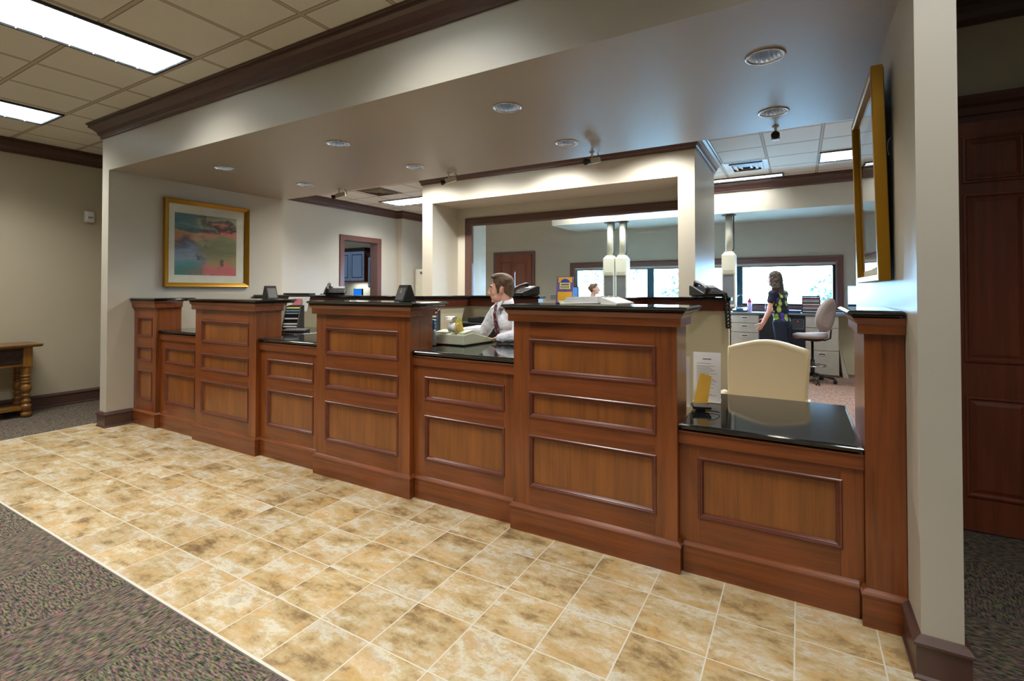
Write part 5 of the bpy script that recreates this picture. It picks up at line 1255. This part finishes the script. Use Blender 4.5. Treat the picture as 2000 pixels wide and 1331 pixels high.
def person(label, J, mats, voxel, pose, sleeves='long', k=1.0, loc=None):
    t = thing('person', label, 'person', loc)
    B = J['B']; HB = J['HB']; H = J['head']
    b = MB(); head_shape(b, H, HB, k)
    b.cap(HB.P(H, 0, -0.022 * k, -0.04 * k), J['neck'], 0.054 * k, 0.060 * k)
    torso(b, J, -0.012, k)
    for q in ('r', 'l'):
        limb(b, [J['sh_' + q], J['el_' + q], J['wr_' + q]], [0.046 * k, 0.038 * k, 0.025 * k])
        w = J['wr_' + q]; h = J['hand_' + q]; hand_shape(b, w, h[0], h[1], h[2], h[3], k * 0.98)
        limb(b, [J['hip_' + q], J['kn_' + q], J['an_' + q]], [0.080 * k, 0.052 * k, 0.036 * k])
        b.cap(J['an_' + q] + V(0, 0, -0.03), J['an_' + q] + B.f * 0.13 * k + V(0, 0, -0.045), 0.032, 0.026)
    body = remeshed('body', b, mats['skin'], t, voxel, 5)
    # eyes
    for sg in (-1, 1):
        c = HB.P(H, sg * 0.031 * k, 0.0690 * k, 0.002 * k)
        e = build('eye', MB().ell(c, (0.0125 * k, 0.0125 * k, 0.0085 * k), HB, 14, 8), M['eye_white'], t)
        build('iris', MB().ell(c + HB.f * 0.0085 * k, (0.0062, 0.0050, 0.0062), HB, 12, 8), M['iris'], e)
        build('eyebrow', MB().tube([HB.P(H, sg * 0.014 * k, 0.090 * k, 0.028 * k), HB.P(H, sg * 0.034 * k, 0.086 * k, 0.033 * k), HB.P(H, sg * 0.052 * k, 0.070 * k, 0.027 * k)], [0.0035, 0.0045, 0.0025], 8), mats['hair'], t)
    # top
    s_ = MB(); torso(s_, J, 0.010, k)
    for q in ('r', 'l'):
        if sleeves == 'long':
            el = J['el_' + q]; wr = J['wr_' + q]; sh = J['sh_' + q]
            limb(s_, [sh, sh.lerp(el, 0.5), el], [0.062 * k, 0.060 * k, 0.054 * k]); limb(s_, [el, el.lerp(wr, 0.5), el.lerp(wr, 0.93)], [0.054 * k, 0.050 * k, 0.037 * k])
        else:
            sh = J['sh_' + q]; s_.cap(sh, sh.lerp(J['el_' + q], 0.42), 0.060 * k, 0.058 * k)
    top = remeshed(mats.get('top_name', 'shirt'), s_, mats['top'], t, voxel, 3, mats.get('folds'))
    # trousers and shoes
    p_ = MB(); p_.ell(J['pelvis'] + V(0, 0, -0.03), (0.165 * k, 0.122 * k, 0.11 * k), B, 20, 12)
    for q in ('r', 'l'):
        limb(p_, [J['hip_' + q], J['kn_' + q], J['an_' + q] + V(0, 0, 0.0)], [0.100 * k, 0.076 * k, 0.062 * k])
    remeshed('trousers', p_, mats['trousers'], t, max(voxel, 0.009), 4)
    for q in ('r', 'l'):
        a = J['an_' + q]; x = MB().cap(V(a.x, a.y, 0.04) - B.f * 0.04, V(a.x, a.y, 0.036) + B.f * 0.15, 0.040, 0.035, 14)
        x.v = [(v[0], v[1], max(0.004, v[2])) for v in x.v]
        build('shoe', x, M['black_plastic'], t)
    return t, body, top
def skin(name, rgb):
    g = NG(name); c = g.coords(); n = g.noise(c, 30, 3)
    b = lin(rgb)
    g.set(Base_Color=g.ramp(n.outputs[0], [(0.3, (b[0] * 0.93, b[1] * 0.86, b[2] * 0.84, 1)), (0.7, b)]), Roughness=0.5, Subsurface_Weight=0.12)
    g.b.inputs['Subsurface Radius'].default_value = (0.02, 0.008, 0.004); g.b.inputs['Subsurface Scale'].default_value = 0.3
    return g.mat
def hair(name, rgb):
    g = NG(name); c = g.coords(); n = g.noise(g.mapping(c, (160, 160, 40)), 1, 4, 0.6); b = lin(rgb)
    g.set(Base_Color=g.ramp(n.outputs[0], [(0.3, (b[0] * 0.4, b[1] * 0.4, b[2] * 0.4, 1)), (0.7, (b[0] * 1.5, b[1] * 1.45, b[2] * 1.4, 1))]), Roughness=0.55)
    g.bump(n.outputs[0], 0.8, 0.004); return g.mat
M['eye_white'] = plain('eye_white', (214, 208, 202), 0.3); M['iris'] = plain('dark_iris', (50, 40, 36), 0.2)
M['skin'] = skin('fair_skin', (224, 172, 152))

# the teller
B = Basis((-0.50, -0.87, 0)); HB = Basis((-0.90, -0.43, -0.05))
J = dict(B=B, HB=HB, head=V(-2.165, 1.18, 1.470), neck=V(-2.130, 1.20, 1.345), chest=V(-2.105, 1.215, 1.190), pelvis=V(-2.04, 1.30, 0.84))
J['sh_r'] = V(-2.275, 1.285, 1.272); J['sh_l'] = V(-1.955, 1.125, 1.272)
J['el_r'] = V(-2.41, 1.31, 1.10); J['el_l'] = V(-1.875, 0.975, 1.105)
J['wr_r'] = V(-2.64, 1.27, 1.085); J['wr_l'] = V(-2.03, 0.93, 1.082)
J['hand_r'] = ((-0.97, -0.1, -0.12), (0, 0, 1), 1, 0.35); J['hand_l'] = ((-0.25, 0.95, 0.02), (0, 0, 1), -1, 0.30)
for q, sg in (('r', 1), ('l', -1)):
    J['hip_' + q] = J['pelvis'] + B.s * 0.09 * sg + V(0, 0, -0.03); J['kn_' + q] = J['hip_' + q] + B.s * 0.01 * sg + B.f * 0.02 + V(0, 0, -0.38)
    J['an_' + q] = J['kn_' + q] + V(0, 0, -0.345) - B.f * 0.02
def shirt_mat():
    g = NG('pale_striped_dress_shirt'); c = g.coords()
    w = g.n('ShaderNodeTexWave', wave_type='BANDS', bands_direction='X'); g.link(g.mapping(c, (1, 0.5, 0.0)), w.inputs[0]); w.inputs['Scale'].default_value = 24
    n = g.noise(c, 14, 4, 0.6)
    g.set(Base_Color=g.ramp(w.outputs[1], [(0.0, lin((206, 212, 232))), (0.25, lin((236, 238, 246)))]), Roughness=0.75)
    g.bump(n.outputs[0], 0.7, 0.02); return g.mat
HC = hair('brown_hair', (92, 70, 48))
t, body, top = person('man in a white striped shirt and dark red tie, working behind the adding machine', J, dict(skin=M['skin'], hair=HC, top=shirt_mat(), trousers=plain('dark_trousers', (40, 42, 50), 0.8), folds=(0.05, 0.012)), 0.005, None, k=1.0, loc=(-2.04, 1.30, 0))
# short hair: cap over the cranium with a raised front
H = J['head']; hb = MB()
E = lambda a, b, e, r: hb.ell(HB.P(H, a, b, e), r, HB, 18, 12)
E(0, -0.026, 0.058, (0.081, 0.092, 0.076)); E(0, -0.058, 0.022, (0.074, 0.062, 0.088)); E(0, 0.026, 0.108, (0.060, 0.044, 0.026)); E(-0.01, 0.052, 0.108, (0.044, 0.022, 0.016)); E(0, 0.0, 0.110, (0.06, 0.08, 0.03))
for sg in (-1, 1):
    E(sg * 0.069, 0.012, 0.032, (0.012, 0.026, 0.042)); E(sg * 0.068, 0.020, -0.012, (0.008, 0.010, 0.024))
E(0, -0.082, -0.030, (0.052, 0.026, 0.045))
remeshed('hair', hb, HC, t, 0.004, 3, (0.02, 0.007))
# collar
cl = MB(); nc = J['neck'] + V(0, 0, 0.012)
L = []
for zz, r in ((-0.028, 0.078), (0.004, 0.072), (0.026, 0.066), (0.024, 0.062), (0.0, 0.066), (-0.028, 0.070)):
    L.append([tuple(nc + B.s * (r * math.cos(a)) + B.f * (r * 1.0 * math.sin(a) + 0.004) + V(0, 0, zz - 0.016 * math.sin(a))) for a in [k * 2 * PI / 28 for k in range(28)]])
cl.loft(L, False, 0, True)
for sg in (-1, 1):
    a = nc + B.f * 0.072 + V(0, 0, 0.004); b_ = nc + B.s * 0.060 * sg + B.f * 0.052 + V(0, 0, 0.022); c_ = nc + B.s * 0.050 * sg + B.f * 0.105 + V(0, 0, -0.058)
    nrm = B.f * 0.004
    cl.add([a + nrm, b_ + nrm, c_ + nrm, a - nrm, b_ - nrm, c_ - nrm], [(0, 1, 2), (3, 5, 4), (0, 3, 4, 1), (1, 4, 5, 2), (2, 5, 3, 0)])
build('collar', cl, plain('white_collar', (236, 238, 246), 0.7), t)
def tie_mat():
    g = NG('dark_red_patterned_tie'); c = g.coords(); v = g.n('ShaderNodeTexVoronoi'); g.link(c, v.inputs[0]); v.inputs['Scale'].default_value = 55
    g.set(Base_Color=g.ramp(v.outputs['Distance'], [(0.20, lin((196, 180, 190))), (0.3, lin((96, 26, 42))), (0.7, lin((70, 18, 34)))]), Roughness=0.5); return g.mat
L = []
c0 = J['chest']
for q, w, out in ((0.0, 0.016, 0.074), (0.06, 0.019, 0.090), (0.10, 0.014, 0.096), (0.16, 0.022, 0.112), (0.45, 0.032, 0.136), (0.8, 0.040, 0.132), (0.96, 0.043, 0.128), (1.0, 0.010, 0.126)):
    ctr = (J['neck'] + V(0, 0, -0.004)).lerp(J['pelvis'] + V(0, 0, 0.02), q); ctr = ctr + B.f * (out + 0.016)
    L.append([tuple(ctr + B.s * a * w + B.f * b * 0.006) for a, b in ((-1, 0), (-0.8, 1), (0.8, 1), (1, 0), (0.8, -1), (-0.8, -1))])
build('tie', MB().loft(L, True, 0, True), tie_mat(), t)

# woman at the drive-up counter, turned away to the left
B = Basis((-0.82, 0.45, 0)); HB = Basis((-0.92, 0.30, 0.0))
J = dict(B=B, HB=HB, head=V(-0.33, 6.76, 1.635), neck=V(-0.29, 6.745, 1.49), chest=V(-0.27, 6.74, 1.31), pelvis=V(-0.22, 6.72, 0.96))
J['sh_r'] = J['chest'] + B.s * 0.165 + V(0, 0, 0.09); J['sh_l'] = J['chest'] - B.s * 0.165 + V(0, 0, 0.09)
J['el_l'] = V(-0.395, 6.56, 1.13); J['wr_l'] = V(-0.49, 6.55, 0.93); J['el_r'] = V(-0.36, 6.93, 1.14); J['wr_r'] = V(-0.46, 7.0, 0.98)
J['hand_l'] = ((-0.4, 0.1, -0.9), (0.4, -0.9, -0.1), 1, 0.4); J['hand_r'] = ((-0.5, 0.1, -0.85), (0, 1, 0), -1, 0.4)
for q, sg in (('r', 1), ('l', -1)):
    J['hip_' + q] = J['pelvis'] + B.s * 0.085 * sg + V(0, 0, -0.04); J['kn_' + q] = J['hip_' + q] + B.f * 0.06 * sg + V(0, 0, -0.43); J['an_' + q] = J['kn_' + q] - B.f * 0.02 + V(0, 0, -0.405)
def print_blouse():
    g = NG('leaf_print_blouse'); c = g.coords(); v = g.n('ShaderNodeTexVoronoi'); g.link(g.mapping(c, (1, 1, 0.6)), v.inputs[0]); v.inputs['Scale'].default_value = 13
    sep = g.n('ShaderNodeSeparateColor'); g.link(v.outputs['Color'], sep.inputs[0])
    hue = g.ramp(sep.outputs[0], [(0.0, lin((20, 22, 50))), (0.25, lin((150, 176, 66))), (0.5, lin((70, 48, 140))), (0.68, lin((222, 226, 180))), (0.82, lin((168, 190, 84)))], 'CONSTANT')
    m_ = g.ramp(v.outputs['Distance'], [(0.42, (1, 1, 1, 1)), (0.52, (0, 0, 0, 1))])
    g.set(Base_Color=g.mix(m_, lin((16, 20, 44)), hue), Roughness=0.7); return g.mat
HW = hair('dark_brown_long_hair', (66, 56, 44))
t, body, top = person('woman with long dark hair in a leaf-print blouse, turned away at the drive-up counter', J, dict(skin=M['skin'], hair=HW, top=print_blouse(), top_name='blouse', trousers=plain('navy_trousers', (16, 24, 44), 0.8), folds=(0.06, 0.01)), 0.008, None, 'short', 1.0, loc=(-0.25, 6.73, 0))
H = J['head']; hb = MB(); E = lambda a, b, e, r: hb.ell(HB.P(H, a, b, e), r, HB, 16, 10)
E(0, -0.022, 0.050, (0.092, 0.102, 0.092)); E(0, -0.06, -0.02, (0.096, 0.072, 0.12)); E(0, -0.085, -0.13, (0.105, 0.055, 0.13)); E(0.01, -0.10, -0.24, (0.105, 0.045, 0.13)); E(0.02, -0.11, -0.33, (0.085, 0.035, 0.10))
for sg in (-1, 1): E(sg * 0.075, -0.015, -0.04, (0.026, 0.055, 0.11)); E(sg * 0.085, -0.04, -0.14, (0.03, 0.05, 0.10))
remeshed('hair', hb, HW, t, 0.006, 2, (0.03, 0.02))

# woman glimpsed through the interior window
B = Basis((0.85, 0.45, 0)); HB = Basis((0.95, 0.15, 0.08))
J = dict(B=B, HB=HB, head=V(-3.52, 7.02, 1.475), neck=V(-3.56, 7.02, 1.325), chest=V(-3.58, 7.02, 1.16), pelvis=V(-3.60, 6.98, 0.84))
J['sh_r'] = J['chest'] + B.s * 0.16 + V(0, 0, 0.08); J['sh_l'] = J['chest'] - B.s * 0.16 + V(0, 0, 0.08)
J['el_r'] = V(-3.40, 6.92, 1.02); J['wr_r'] = V(-3.22, 7.05, 1.00); J['el_l'] = V(-3.55, 7.22, 1.12); J['wr_l'] = V(-3.36, 7.32, 1.13)
J['hand_r'] = ((0.8, 0.6, 0.0), (0, 0, 1), -1, 0.4); J['hand_l'] = ((0.9, 0.3, 0.0), (0, 0, 1), 1, 0.4)
for q, sg in (('r', 1), ('l', -1)):
    J['hip_' + q] = J['pelvis'] + B.s * 0.085 * sg + V(0, 0, -0.04); J['kn_' + q] = J['hip_' + q] + V(0, 0, -0.38); J['an_' + q] = J['kn_' + q] + V(0, 0, -0.34)
HG = hair('light_brown_hair', (112, 86, 60))
t, body, top = person('woman with pinned-up brown hair seen in profile through the interior window', J, dict(skin=M['skin'], hair=HG, top=plain('dark_top', (28, 34, 50), 0.8), top_name='jumper', trousers=plain('black_trousers', (26, 26, 32), 0.8)), 0.010, None, 'long', 0.95, loc=(-3.6, 7.0, 0))
H = J['head']; hb = MB(); E = lambda a, b, e, r: hb.ell(HB.P(H, a, b, e), r, HB, 16, 10)
E(0, -0.026, 0.050, (0.080, 0.090, 0.074)); E(0, -0.06, 0.02, (0.076, 0.060, 0.080)); E(0, -0.10, 0.03, (0.045, 0.04, 0.045)); E(0, 0.03, 0.09, (0.055, 0.045, 0.03))
remeshed('hair', hb, HG, t, 0.006, 2, (0.02, 0.012))
